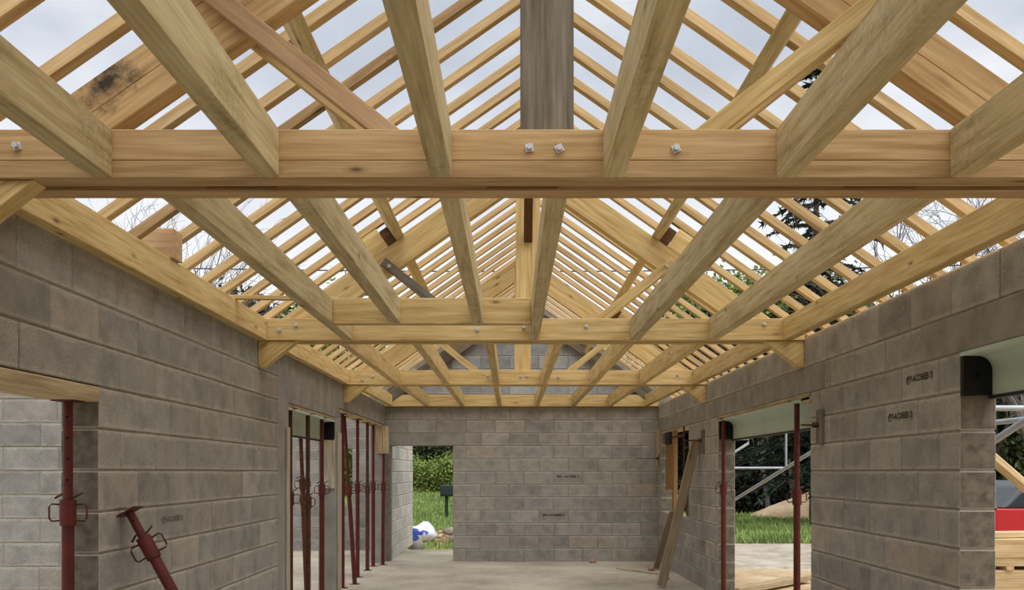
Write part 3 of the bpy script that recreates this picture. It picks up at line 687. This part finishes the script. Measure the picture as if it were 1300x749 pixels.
o = boxo('shutter_board', (-2.1255, 11.0, 0.002), (-2.105, 11.2, 1.98), M['pale_plank']); tag(o, 'pale upright board on the pillar between the middle and far left openings', 'board')
# openings in the right wall
o = boxo('formwork_plank', (WR - 0.004, 7.45, ZL - 0.03), (WR + 0.10, 10.74, ZL - 0.001), M['old_plank']); tag(o, 'lintel formwork plank over the wide right opening', 'plank')
zt = ZL - 0.031
prop('red prop beside the black cap at the far end of the wide right opening', (2.475, 10.6, 0), (2.475, 10.6, zt), 1.36, ang=0.1)
prop('red prop nearest the camera in the wide right opening', (2.51, 7.98, 0), (2.51, 7.98, zt), 1.34, ang=0.25, near=True)
o = boxo('wood_wedge', (2.455, 7.47, ZL - 0.075), (2.54, 7.7, ZL - 0.032), M['old_plank']); tag(o, 'small dark wooden wedge under the right lintel plank by the jamb', 'wedge')

# ------------------------------------------------------------------ roller shutter boxes
def shutter_box(label, s, face, y0, y1, cap_label, z1=ZL - 0.002, cap_near=False):
    t = thing('shutter_box', label, 'shutter box', (face + s * 0.1, y1, z1))
    def prof(th):                             # outer shell: flat top, quarter round, straight outer side
        r = 0.10; w_, h = 0.185 - th, 0.235
        pts = [(0.0, -th)] + [(w_ - (r - th) + (r - th) * math.sin(a), -th - (r - th) + (r - th) * math.cos(a)) for a in np.linspace(0, math.pi / 2, 9)] + [(w_, -h)]
        return pts
    O, I = prof(0.0), prof(0.022)
    bm = bmesh.new(); n = len(O)
    def ring(P, y): return [bm.verts.new((face + s * p[0], y, z1 + p[1])) for p in P]
    A, B, C_, D = ring(O, y0), ring(O, y1), ring(I, y0), ring(I, y1)
    for i in range(n - 1):
        for f in ((A[i], A[i + 1], B[i + 1], B[i]), (C_[i], C_[i + 1], D[i + 1], D[i]), (A[i], A[i + 1], C_[i + 1], C_[i]), (B[i], B[i + 1], D[i + 1], D[i])): bm.faces.new(f)
    bm.faces.new((A[0], B[0], D[0], C_[0])); bm.faces.new((A[-1], B[-1], D[-1], C_[-1]))
    bmesh.ops.recalc_face_normals(bm, faces=bm.faces)
    me = mesh_bm('shell', bm); smooth(me)
    if hasattr(me, 'set_sharp_from_angle'): me.set_sharp_from_angle(angle=math.radians(40))
    link('shell', me, M['box_green'], t)
    P = prof(0.024)[1:]; poly = [(0.002, -0.24), (0.002, -0.024)] + P
    poly = [(face + s * a, z1 + b) for a, b in poly]
    c = prism('end_cap', poly, y1 - 0.035, y1 - 0.002, M['black'], t, bev=0.002); c['label'] = cap_label
    boxo('bottom_rail', (min(face + s * 0.155, face + s * 0.192), y0 + 0.002, z1 - 0.254), (max(face + s * 0.155, face + s * 0.192), y1 - 0.002, z1 - 0.236), M['dark_metal'], t, 0.002)
    hub = tube('axle_hub', [(face + s * 0.09, y1 - 0.036, z1 - 0.13), (face + s * 0.09, y1 - 0.06, z1 - 0.13)], 0.016, M['black'], t, 10)
    return t
shutter_box('open pale green shutter box over the near right opening', 1, WR + 0.0, R1[0] + 0.01, R1[1] - 0.002, 'black plastic end cap')
shutter_box('pale green shutter box behind the plank over the wide right opening', 1, WR + 0.10 - 0.095, R2[0] + 0.01, R2[1] - 0.002, 'black plastic end cap', z1=ZL - 0.032)
shutter_box('pale shutter box over the middle left opening', -1, WL - 0.005, L2[0] + 0.03, L2[1] - 0.002, 'black plastic end cap', z1=ZL - 0.034)

# ------------------------------------------------------------------ clamps, window formwork, leaning timbers
def clamp(label, x, y, z, length, plate_h):
    t = thing('formwork_tie', label, 'formwork tie', (x, y, z), 'ties sticking out of the right wall')
    boxo('wood_plate', (x - 0.035, y - 0.05, z - plate_h * 0.55), (x, y + 0.05, z + plate_h * 0.45), M['grey_wood'], t)
    tube('rod', [(x - length, y + 0.0, z), (x + 0.0, y, z)], 0.008, M['prop_rust'], t, 8)
    tube('nut', [(x - 0.075, y, z), (x - 0.036, y, z)], 0.024, M['prop_rust'], t, 6)
    return t
clamp('wooden tie plate with a rod on the right pillar by the wide opening', WR - 0.001, 7.15, 1.87, 0.17, 0.27)
clamp('wooden tie plate with a rod above the leaning timber', WR - 0.001, 11.55, 1.90, 0.26, 0.30)
clamp('thin rod tie low down beside the far window', WR - 0.001, 14.9, 1.72, 0.42, 0.16)
# formwork in the far window: boards, frame, screw clamp
o = boxo('shutter_board', (2.50, 14.05, 1.22), (2.53, 14.75, 2.05), M['ochre']); tag(o, 'wide ochre board closing the upper part of the far window', 'board')
o = boxo('shutter_board', (2.43, 13.62, 0.866), (2.49, 13.74, 2.12), M['ochre']); tag(o, 'narrow ochre upright in the far window', 'board')
o = boxo('shutter_board', (2.40, 14.96, 1.62), (2.446, 15.06, 2.2), M['old_plank']); tag(o, 'grey plank upright on the wall beside the far window', 'board')
o = boxo('shutter_board', (2.47, 12.62, 0.866), (2.60, 12.66, 2.12), M['old_plank']); tag(o, 'pale board on the near jamb of the far window', 'board')
o = boxo('end_cap_box', (2.44, 14.06, 1.93), (2.495, 14.46, 2.123), M['black']); tag(o, 'small black box hanging in the top of the far window', 'box')
t = thing('screw_clamp', 'rust-brown mason clamp across the far window', 'clamp', (2.40, 12.9, 2.0))
boxo('bar', (2.405, 12.7, 1.0), (2.425, 12.74, 2.14), M['prop_rust'], t); boxo('jaw', (2.405, 12.742, 2.0), (2.425, 13.6, 2.035), M['prop_rust'], t); boxo('jaw', (2.405, 12.742, 1.35), (2.425, 13.2, 1.38), M['prop_rust'], t)
o = boxo('shutter_board', (2.50, 12.75, 0.866), (2.53, 13.0, 1.5), M['brown_wood']); tag(o, 'brown board standing on the sill of the far window', 'board')
o = boxo('formwork_plank', (2.455, 12.56, ZL - 0.03), (2.64, 14.84, ZL - 0.001), M['old_plank']); tag(o, 'formwork plank under the lintel of the far window', 'plank')
beam_o = beam('timber', (1.92, 11.66, 0.03), (2.405, 11.84, 1.905), 0.11, 0.075, M['timber_old'], None, up=(0, -1, 0.0)); tag(beam_o, 'thick weathered timber leaning from the slab against the right wall', 'timber')
beam_o = beam('timber', (2.22, 13.95, 0.02), (2.425, 13.7, 0.90), 0.09, 0.03, M['timber_old'], None, up=(0, -1, 0)); tag(beam_o, 'thin plank leaning on the sill of the far window', 'timber')
# bits on the slab
o = beam('stick', (1.62, 14.0, 0.012), (2.12, 13.2, 0.012), 0.03, 0.022, M['old_plank']); tag(o, 'thin stick lying on the slab near the leaning timbers', 'stick')
o = beam('stick', (2.16, 12.55, 0.02), (2.19, 12.75, 0.16), 0.035, 0.02, M['old_plank']); tag(o, 'short offcut propped on the slab beside the leaning timber', 'stick')
def lump(name, c, s, mat, label, cat, sub=2, amp=0.25):
    bm = bmesh.new(); bmesh.ops.create_icosphere(bm, subdivisions=sub, radius=1.0)
    for v_ in bm.verts:
        n_ = 1 + amp * (math.sin(v_.co.x * 5 + c[0] * 7) * math.cos(v_.co.y * 4 + c[1]) + 0.6 * math.sin(v_.co.z * 7 + v_.co.x * 3))
        v_.co = Vector((v_.co.x * s[0] * n_, v_.co.y * s[1] * n_, max(v_.co.z, -0.55) * s[2] * n_))
    zmin = min(v_.co.z for v_ in bm.verts)
    o = link(name, smooth(mesh_bm(name, bm)), mat, None, Matrix.Translation((c[0], c[1], c[2] - zmin)))
    return tag(o, label, cat)
lump('brick_fragment', (1.34, 14.95, 0.0), (0.06, 0.05, 0.05), M['brick_red'], 'broken pink brick piece on the slab below the back wall', 'brick', 1)
lump('brick_fragment', (2.12, 13.75, 0.0), (0.06, 0.06, 0.04), M['brick_red'], 'pinkish rubble piece at the foot of the thin leaning plank', 'brick', 1)

# ------------------------------------------------------------------ stamps printed on some blocks
def stamp(wall, u, z, text, axis, height=0.04, ink='ink'):
    for la, lb, z0, z1, o in BLOCKS[wall]:
        if la < u < lb and z0 < z < z1:
            cu = bpy.data.curves.new('stamp', 'FONT'); cu.body = text; cu.size = height * 1.35; cu.align_x = 'CENTER'; cu.align_y = 'CENTER'; cu.resolution_u = 2; cu.offset = 0.0025
            to = bpy.data.objects.new('stamp_src', cu); COL.objects.link(to)
            bpy.context.view_layer.update()
            me = bpy.data.meshes.new_from_object(to.evaluated_get(bpy.context.evaluated_depsgraph_get()))
            bpy.data.objects.remove(to, do_unlink=True)
            me.name = 'stamp'; me.materials.clear()
            wmax = max(v_.co.x for v_ in me.vertices) - min(v_.co.x for v_ in me.vertices)
            k = 0.36 / wmax
            zc = (z0 + z1) / 2 + 0.02; pw = parent_world(o).translation
            if axis == 'y+':                   # face looks to -x (right wall)
                mw = Matrix.Translation((pw.x - WT / 2 - 0.0008, (la + lb) / 2, zc)) @ Matrix.Rotation(-math.pi / 2, 4, 'Z')
            elif axis == 'y-':                 # face looks to +x (left wall)
                mw = Matrix.Translation((pw.x + WT / 2 + 0.0008, (la + lb) / 2, zc)) @ Matrix.Rotation(math.pi / 2, 4, 'Z')
            else:                              # face looks to -y
                mw = Matrix.Translation(((la + lb) / 2, pw.y - WT / 2 - 0.0008, zc))
            link('stamp', me, M[ink], o, mw @ Matrix.Rotation(math.pi / 2, 4, 'X') @ Matrix.Diagonal((k, 1, 1, 1)))
            return
stamp('wall_right', 5.45, 2.05, '@P-ACOBIEB 3)', 'y+')
stamp('wall_right', 5.72, 1.85, '@P-ACOBIEB 3)', 'y+')
stamp('wall_back', 0.70, 1.5 - 3 / 75.5, 'BPI \u2022 ACOBIE 3', 'x', 0.035)
stamp('wall_back', 0.90, 0.84, 'BPI-ACOBIEB 3', 'x', 0.035)
stamp('wall_left', 5.9, 1.2, '@P-ACOBIEB 3)', 'y-', 0.035, 'ink_faint')
stamp('wall_partition', -4.0, 1.69, 'BPI-ACOBIEB 3', 'x', 0.035, 'ink_faint')

# ------------------------------------------------------------------ outside: scaffold, lumber, pickup, yard
t = thing('scaffold', 'galvanised tube scaffold standing outside the right wall', 'scaffold', (3.85, 9.0, -0.16))
zb = -0.16
def px(x, y, Y): return ((x - 650) * Y / F, Y, CAMZ + (599 - y) * Y / F)
for y in (7.4, 10.2):
    for x in (3.55, 4.35): tube('standard', [(x, y, zb), (x, y, 2.5)], 0.024, M['tube_zinc'], t, 8)
    tube('transom', [(3.45, y, 2.02), (4.45, y, 2.02)], 0.024, M['tube_zinc'], t, 8)
for x in (3.60, 4.40):
    tube('ledger', [(x, 7.2, 1.95), (x, 10.4, 1.95)], 0.024, M['tube_zinc'], t, 8)
tube('standard', [(3.42, 14.6, zb), (3.42, 14.6, 2.5)], 0.024, M['tube_zinc'], t, 8)
tube('diagonal', [px(925, 639, 14.5), px(1040, 568, 11.8)], 0.026, M['tube_zinc'], t, 8)
tube('diagonal', [px(1240, 574, 7.2), px(1320, 522, 6.6)], 0.028, M['tube_zinc'], t, 8)
tube('guard_rail', [px(915, 594, 14.7), px(997, 594, 14.9)], 0.018, M['tube_zinc'], t, 8)
tube('guard_rail', [px(915, 557, 14.2), px(951, 557, 14.2), px(950, 563, 14.2), px(915, 585, 14.2)], 0.022, M['tube_zinc'], t, 8)
tube('guard_rail', [px(998, 500, 14.9), px(998, 596, 14.9)], 0.018, M['tube_zinc'], t, 8)
# timber brace outside the near right opening
p0, p1 = px(1250, 573, 8.0), px(1345, 655, 8.0); p1 = (p0[0] + 2.2, 8.0, p0[2] - 1.9)
o = beam('timber_brace', p0, p1, 0.06, 0.1, M['lumber'], None, up=(0, -1, 0.3)); tag(o, 'pale timber brace slanting down outside the near right opening', 'timber')
# lumber stack
stack_y0 = 8.35; zz = -0.14
for i in range(12):
    th = 0.082; y = stack_y0 + random.uniform(-0.02, 0.02)
    if i in (2, 5, 8):
        for k, xx in enumerate((4.55, 5.25)):
            o = boxo('sticker', (xx, stack_y0 - 0.02, zz), (xx + 0.07, stack_y0 + 0.78, zz + 0.035), M['lumber']); tag(o, '%s spacer lath, %s layer up in the lumber stack' % (('left', 'right')[k], {2: 'lowest', 5: 'middle', 8: 'top'}[i]), 'lath')
        zz += 0.0355
    if zz > 0.80: break
    for j in range(3):
        x0 = 4.30 + random.uniform(-0.06, 0.06)
        o = boxo('stacked_plank', (x0, y + j * 0.26, zz), (x0 + 2.4, y + j * 0.26 + 0.24, zz + th), M['lumber'])
        tag(o, 'pale plank %s in the %s layer from the bottom of the lumber stack' % (('at the front', 'in the middle', 'at the back')[j], ORD[i]), 'plank', 'lumber stacked outside the near right opening')
    zz += th + 0.0008
o = beam('stacked_plank', (4.25, 8.5, zz + 0.03), (6.3, 8.95, zz + 0.03), 0.2, 0.05, M['lumber']); tag(o, 'loose plank lying askew on top of the lumber stack', 'plank', 'lumber stacked outside the near right opening')
# plank on the ground by the wide opening
o = beam('ground_plank', (2.95, 12.1, -0.09), (4.4, 13.6, -0.09), 0.2, 0.08, M['old_plank']); tag(o, 'old plank lying on the dirt outside the wide right opening', 'plank')
# gravel heap
bm = bmesh.new(); bmesh.ops.create_grid(bm, x_segments=40, y_segments=40, size=1.0)
for v_ in bm.verts:
    r_ = math.hypot(v_.co.x, v_.co.y); v_.co.z = max(0.0, 1.0 - r_) ** 0.9 * 1.5 + 0.05 * random.random() * (r_ < 1) - 0.1 * (r_ >= 0.98); v_.co.x *= 4.0; v_.co.y *= 3.2
o = link('gravel_heap', smooth(mesh_bm('gravel_heap', bm)), M['dirt'], None, Matrix.Translation((12.4, 32.0, -0.12))); o['kind'] = 'stuff'; tag(o, 'heap of tan earth beyond the grass outside the wide right opening', 'heap')
# red pickup
def pickup(x, y, z):
    t = thing('pickup_truck', 'red pickup truck parked beyond the lumber stack', 'pickup truck', (x, y, z))
    W_ = 1.75
    def side_poly(pts, y0, y1, mat, nm, par=t, bev=0.02): return prism(nm, [(x + a, z + b) for a, b in pts], y + y0, y + y1, mat, par, bev=bev)
    def arch(cx, r=0.42): return [(cx - r * math.cos(a), 0.36 + r * math.sin(a)) for a in np.linspace(0.05, math.pi - 0.05, 9)]
    low = [(0.05, 0.45)] + arch(0.95) + arch(4.05) + [(4.9, 0.45)]
    body = side_poly(low + [(4.95, 0.75), (4.8, 0.95), (3.6, 1.05), (0.0, 1.05), (0.0, 0.5)], 0, W_, M['red_car'], 'body')
    side_poly([(2.10, 1.052), (3.95, 1.052), (3.35, 1.50), (2.75, 1.52), (2.45, 1.42)], 0.06, W_ - 0.06, M['grey_plastic'], 'cab', bev=0.03)
    side_poly([(2.20, 1.085), (2.95, 1.085), (2.95, 1.46), (2.78, 1.465), (2.50, 1.37)], 0.05, 0.06, M['glass'], 'window', bev=0.003)
    side_poly([(3.02, 1.085), (3.80, 1.085), (3.30, 1.45), (3.02, 1.46)], 0.05, 0.06, M['glass'], 'window', bev=0.003)
    boxo('bed_rail', (x + 0.0, y - 0.015, z + 1.045), (x + 2.0, y + 0.075, z + 1.085), M['grey_plastic'], t, 0.01)
    boxo('bed_rail', (x + 0.0, y + W_ - 0.075, z + 1.045), (x + 2.0, y + W_ + 0.015, z + 1.085), M['grey_plastic'], t, 0.01)
    boxo('bumper', (x - 0.12, y + 0.05, z + 0.42), (x + 0.0, y + W_ - 0.05, z + 0.6), M['grey_plastic'], t, 0.02)
    boxo('tail_light', (x - 0.012, y + 0.02, z + 0.68), (x + 0.03, y + 0.14, z + 0.98), M['prop_red'], t)
    for cx in (0.95, 4.05):
        for yy in (0.02, W_ - 0.22):
            wh = tube('wheel', [(x + cx, y + yy, z + 0.36), (x + cx, y + yy + 0.2, z + 0.36)], 0.355, M['tyre'], t, 24)
            tube('hub_cap', [(x + cx, y + yy - 0.008, z + 0.36), (x + cx, y + yy + 0.208, z + 0.36)], 0.2, M['zinc'], wh, 16)
    return t
pickup(6.15, 15.2, -0.17)
# behind the house: sacks, pallets, mailbox, cable
o = lump('plastic_sack', (-2.12, 21.6, -0.16), (0.36, 0.3, 0.27), M['tarp_white'], 'white and blue plastic sack on the ground outside the back doorway', 'sack', 3, 0.14)
o.data.materials.append(M['tarp_blue'])
for p in o.data.polygons:
    c = p.center
    if -0.3 < c.x < 0.16 and abs(c.z - 0.06 + 0.25 * c.x - 0.03 * math.sin(c.x * 25)) < 0.032 or (c.x < -0.1 and c.z < 0.07): p.material_index = 1
def pallet(x, y, label, zz):
    t = thing('pallet', label, 'pallet', (x, y, zz))
    for k in range(3):
        boxo('runner', (x - 0.5, y - 0.38 + 0.36 * k, zz), (x + 0.5, y - 0.30 + 0.36 * k, zz + 0.09), M['old_plank'], t)
    for k in range(5): boxo('slat', (x - 0.5 + 0.225 * k, y - 0.4, zz + 0.091), (x - 0.4 + 0.225 * k, y + 0.44, zz + 0.115), M['old_plank'], t)
pallet(-2.25, 23.0, 'grey pallet lying behind the plastic sack', -0.1)
pallet(-1.25, 21.6, 'worn pallet with pale stones outside the back doorway', -0.12)
for dx_, dy_, s_, nm in ((0.0, -0.9, 0.2, 'pale stone lying before the worn pallet'), (-0.2, -0.1, 0.17, 'pale stone resting on the left of the worn pallet'), (0.25, -0.2, 0.2, 'pale stone resting on the right of the worn pallet')):
    lump('stone', (-1.25 + dx_, 21.6 + dy_, -0.14 if dy_ < -0.5 else -0.003), (s_, s_ * 0.8, s_ * 0.7), M['tarp_white'] if False else M['mortar'], nm, 'stone', 2, 0.12)
lump('clod', (-2.0, 19.0, -0.16), (0.16, 0.14, 0.14), M['concrete'], 'grey rubble lump at the outer edge of the back doorway', 'rubble', 2, 0.15)
t = thing('mailbox', 'dark mailbox on a post on the grass slope outside the back doorway', 'mailbox', (-1.95, 27.0, zg(-1.95, 27)))
zq = zg(-1.95, 27); boxo('post', (-2.0, 26.96, zq), (-1.9, 27.04, zq + 0.75), M['dark_metal'], t); boxo('box', (-2.13, 26.85, zq + 0.75), (-1.73, 27.15, zq + 1.08), M['dark_metal'], t, 0.02); boxo('flap', (-2.10, 26.835, zq + 0.80), (-1.76, 26.849, zq + 1.05), M['dark_metal'], t)

# ------------------------------------------------------------------ trees and hedges
def bare_tree_mesh(seed, height, spread=0.55, depth=6, leaf=0.0):
    r = random.Random(seed); bm = bmesh.new()
    tips = []
    def grow(p, d, ln, rad, lev):
        n = 3; pts = [p.copy()]; dd = d.copy(); q = p.copy()
        for i in range(n):
            dd = (dd + Vector((r.gauss(0, .10), r.gauss(0, .10), r.gauss(0.03, .06)))).normalized(); q = q + dd * (ln / n); pts.append(q.copy())
        tube_bm(bm, pts, [rad * (1 - 0.35 * i / n) for i in range(n + 1)], 6 if lev < 2 else 3)
        if lev >= depth: tips.append(q.copy()); return
        for k in range(3 if lev < 4 else 2):
            a = r.uniform(0, 6.28); sp = r.uniform(0.3, 0.85) * spread * 1.6
            u = dd.orthogonal().normalized(); v_ = dd.cross(u)
            nd = (dd + (u * math.cos(a) + v_ * math.sin(a)) * sp).normalized()
            st = pts[-1] if k == 0 else pts[r.choice((1, 2, 3))]
            grow(st, nd, ln * r.uniform(0.62, 0.82), max(rad * 0.55, 0.0045), lev + 1)
    grow(Vector((0, 0, 0)), Vector((0, 0, 1)), height * 0.3, height * 0.011, 0)
    return mesh_bm('branches', bm), tips
def leaf_cards(pts, n_per, spread, size, r_, flat=0.5):
    P = np.asarray(pts); n = len(P) * n_per
    C = np.repeat(P, n_per, 0) + r_.normal(0, spread, (n, 3))
    A = r_.normal(0, 1, (n, 3)); A /= np.linalg.norm(A, axis=1)[:, None]
    B = np.cross(A, r_.normal(0, 1, (n, 3))); B /= np.linalg.norm(B, axis=1)[:, None]
    s = size * r_.uniform(0.6, 1.4, (n, 1))
    V = np.stack([C - A * s, C + B * s * flat, C + A * s, C - B * s * flat], 1).reshape(-1, 3)
    me = bpy.data.meshes.new('crown'); me.from_pydata(V.tolist(), [], np.arange(n * 4).reshape(-1, 4).tolist()); return me
bt = [bare_tree_mesh(s, 9.0, sp, 6) for s, sp in ((3, 0.55), (8, 0.62), (21, 0.5))]
def bare_tree(i, x, y, h, label, rot=0.0):
    t = thing('bare_tree', label, 'tree', (x, y, zg(x, y) - 0.03), 'bare trees beyond the eaves')
    link('branches', bt[i][0], M['twig'], t, Matrix.Translation((x, y, zg(x, y) - 0.03)) @ Matrix.Rotation(rot, 4, 'Z') @ Matrix.Scale(h / 9.0, 4))
bare_tree(0, -9.6, 22.5, 10.5, 'bare branching tree seen above the left wall, nearest the first truss', 0.4)
bare_tree(1, -9.3, 27.0, 11.0, 'bare tree seen above the left wall behind the timber block', 1.9)
bare_tree(2, -11.0, 33.0, 11.5, 'bare tree furthest back above the left wall', 2.9)
bare_tree(1, 10.9, 22.0, 11.0, 'bare twiggy tree above the right wall, next to the conifer', 0.9)
bare_tree(0, 12.6, 21.5, 11.0, 'bare twiggy tree above the right wall, nearest the camera', 2.2)
bare_tree(2, 9.7, 34.2, 9.5, 'slender pale-trunked tree before the dark wood outside the wide right opening', 1.0)
bare_tree(0, 10.7, 34.6, 9.5, 'second slender pale-trunked tree before the dark wood, to the right of the first', 3.0)
bare_tree(2, 14.0, 27.0, 12.0, 'bare slender tree behind the two twiggy trees on the right', 4.0)
# conifer
def conifer_mesh(h, seed):
    r = random.Random(seed); bm = bmesh.new(); V, Fc = [], []
    z = 1.5
    while z < h - 0.1:
        R_ = (1 - z / h) ** 0.8 * 3.4 + 0.15
        for k in range(7):
            a = r.uniform(0, 6.28); ln = R_ * r.uniform(0.55, 1.1); n = max(6, int(ln * 9))
            for i in range(n):
                f = (i + 1) / n; p = Vector((math.cos(a) * ln * f, math.sin(a) * ln * f, z - 0.45 * ln * f * f + 0.25 * ln * f))
                for q in range(5):
                    d = Vector((math.cos(a) + r.gauss(0, .9), math.sin(a) + r.gauss(0, .9), r.gauss(-.35, .4))).normalized(); s = r.uniform(0.12, 0.3)
                    u = d.cross(Vector((r.gauss(0, 1), r.gauss(0, 1), r.gauss(0, 1)))).normalized() * 0.045; k0 = len(V)
                    V.extend([p - u, p + u, p + d * s]); Fc.append((k0, k0 + 1, k0 + 2))
            tube_bm(bm, [(0, 0, z), (math.cos(a) * ln * 0.5, math.sin(a) * ln * 0.5, z + 0.01 * ln), (math.cos(a) * ln, math.sin(a) * ln, z - 0.2 * ln)], [0.035, 0.025, 0.008], 4)
        z += 0.32
    tube_bm(bm, [(0, 0, 0), (0, 0, h)], [0.22, 0.02], 8)
    me = bpy.data.meshes.new('needles'); me.from_pydata([tuple(v_) for v_ in V], [], Fc)
    return mesh_bm('trunk', bm), me
tr, ne = conifer_mesh(13.5, 5)
t = thing('conifer', 'tall dark conifer with drooping boughs above the right wall', 'tree', (8.9, 26.5, -0.18))
link('trunk', tr, M['bark'], t, Matrix.Translation((8.9, 26.5, -0.18))); link('needles', ne, M['needle'], t, Matrix.Translation((8.9, 26.5, -0.18)))
# leafy trees
def crown_mesh(seed, h, n=900, per=16, size=0.10):
    r_ = np.random.default_rng(seed)
    u = r_.normal(0, 1, (n, 3)); u /= np.linalg.norm(u, axis=1)[:, None]; rad = r_.uniform(0.55, 1.0, (n, 1)) ** 0.5
    P = u * rad * np.array([0.27 * h, 0.27 * h, 0.46 * h]) + np.array([0, 0, 0.52 * h])
    P += r_.normal(0, 0.03 * h, P.shape)
    return leaf_cards(P, per, 0.22, size, r_)
cm = [crown_mesh(s, 7.0) for s in (1, 2, 3)]
trunk_bm = bmesh.new(); tube_bm(trunk_bm, [(0, 0, 0), (0.1, 0.05, 2.5), (0.0, 0.1, 5.5)], [0.16, 0.12, 0.04], 8); trunk_me = smooth(mesh_bm('trunk', trunk_bm))
def leafy(i, x, y, h, mat, label, group):
    z = zg(x, y) - 0.05
    t = thing('leafy_tree', label, 'tree', (x, y, z), group)
    m = Matrix.Translation((x, y, z)) @ Matrix.Rotation(i * 1.3 + x, 4, 'Z') @ Matrix.Scale(h / 7.0, 4)
    link('trunk', trunk_me, M['bark'], t, m); me = own(cm[i % 3], M[mat]); link('crown', me, M[mat], t, m)
xs = [8.0, 9.6, 11.2, 12.9, 14.5, 16.0, 18.0]
for i, x in enumerate(xs):
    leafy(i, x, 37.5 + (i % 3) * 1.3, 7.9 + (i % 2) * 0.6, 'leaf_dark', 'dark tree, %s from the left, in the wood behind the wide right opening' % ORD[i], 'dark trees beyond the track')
for i, x in enumerate((8.8, 10.6, 12.4, 14.4, 17.0)):
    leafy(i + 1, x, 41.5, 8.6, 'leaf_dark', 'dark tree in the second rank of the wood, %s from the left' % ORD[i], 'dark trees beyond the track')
for i, (x, y) in enumerate(((14.6, 27.5), (16.2, 29.5), (13.6, 30.0), (17.8, 27.0), (15.4, 33.0))):
    leafy(i, x, y, 7.5 + (i % 2), 'leaf_mid', 'green tree, %s nearest, seen past the near right pillar' % ORD[i], 'green trees past the pillar')
for i, x in enumerate((-8.6, -6.6, -5.0, -3.4, -1.6)):
    leafy(i, x, 47.0 + (i % 2), 6.0, 'leaf_mid', 'grey-green tree, %s from the left, above the hedge outside the back doorway' % ORD[i], 'trees above the hedge')
for i, (x, y) in enumerate(((-7.4, 37), (-9.2, 38.5), (-11.0, 37), (-13.0, 38.5), (-15.4, 36))):
    leafy(i, x, y, 8.6 - 0.5 * (i % 2), 'leaf_hedge' if i == 0 else 'leaf_dark', 'leafy tree low above the left wall, %s counting from the back wall' % ORD[i], 'leafy trees on the left')
for i, (x, y) in enumerate(((9.6, 45.0), (12.6, 45.8), (15.6, 45.0))):
    leafy(i, x, y, 11.6, 'leaf_hedge', 'fresh green tree showing through the right rafters, %s from the back wall' % ORD[i], 'fresh green trees on the right')
r_ = np.random.default_rng(9)
P = np.stack([r_.uniform(-8, 0.5, 2600), r_.uniform(39.5, 42.0, 2600), r_.uniform(0.0, 1.0, 2600)], 1); P[:, 2] = 0.55 + P[:, 2] * (1.45 + 0.25 * np.sin(P[:, 0] * 2.1))
o = link('hedge', leaf_cards(P, 22, 0.18, 0.06, r_), M['leaf_hedge']); o['kind'] = 'stuff'; tag(o, 'bright green hedge along the top of the grass slope', 'hedge')
P = np.stack([r_.uniform(7, 18, 1500), r_.uniform(34.5, 36.0, 1500), r_.uniform(-0.1, 1.3, 1500)], 1)
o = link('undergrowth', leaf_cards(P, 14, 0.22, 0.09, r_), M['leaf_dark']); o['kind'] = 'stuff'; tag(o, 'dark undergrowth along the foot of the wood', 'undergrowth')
# overhead cable between two poles
for x, lab in ((-26.0, 'wooden cable pole far to the left'), (26.0, 'wooden cable pole far to the right')):
    o = tube('cable_pole', [(x, 40, -0.3), (x, 40, 10.9)], [0.16, 0.1], M['bark'], None, 10); tag(o, lab, 'pole')
o = tube('cable', [(x, 40, 10.35 + 0.45 * (x / 26.0) ** 2) for x in np.linspace(-26, 26, 24)], 0.03, M['cable'], None, 6); tag(o, 'thin overhead cable crossing the sky behind the rafters', 'cable')
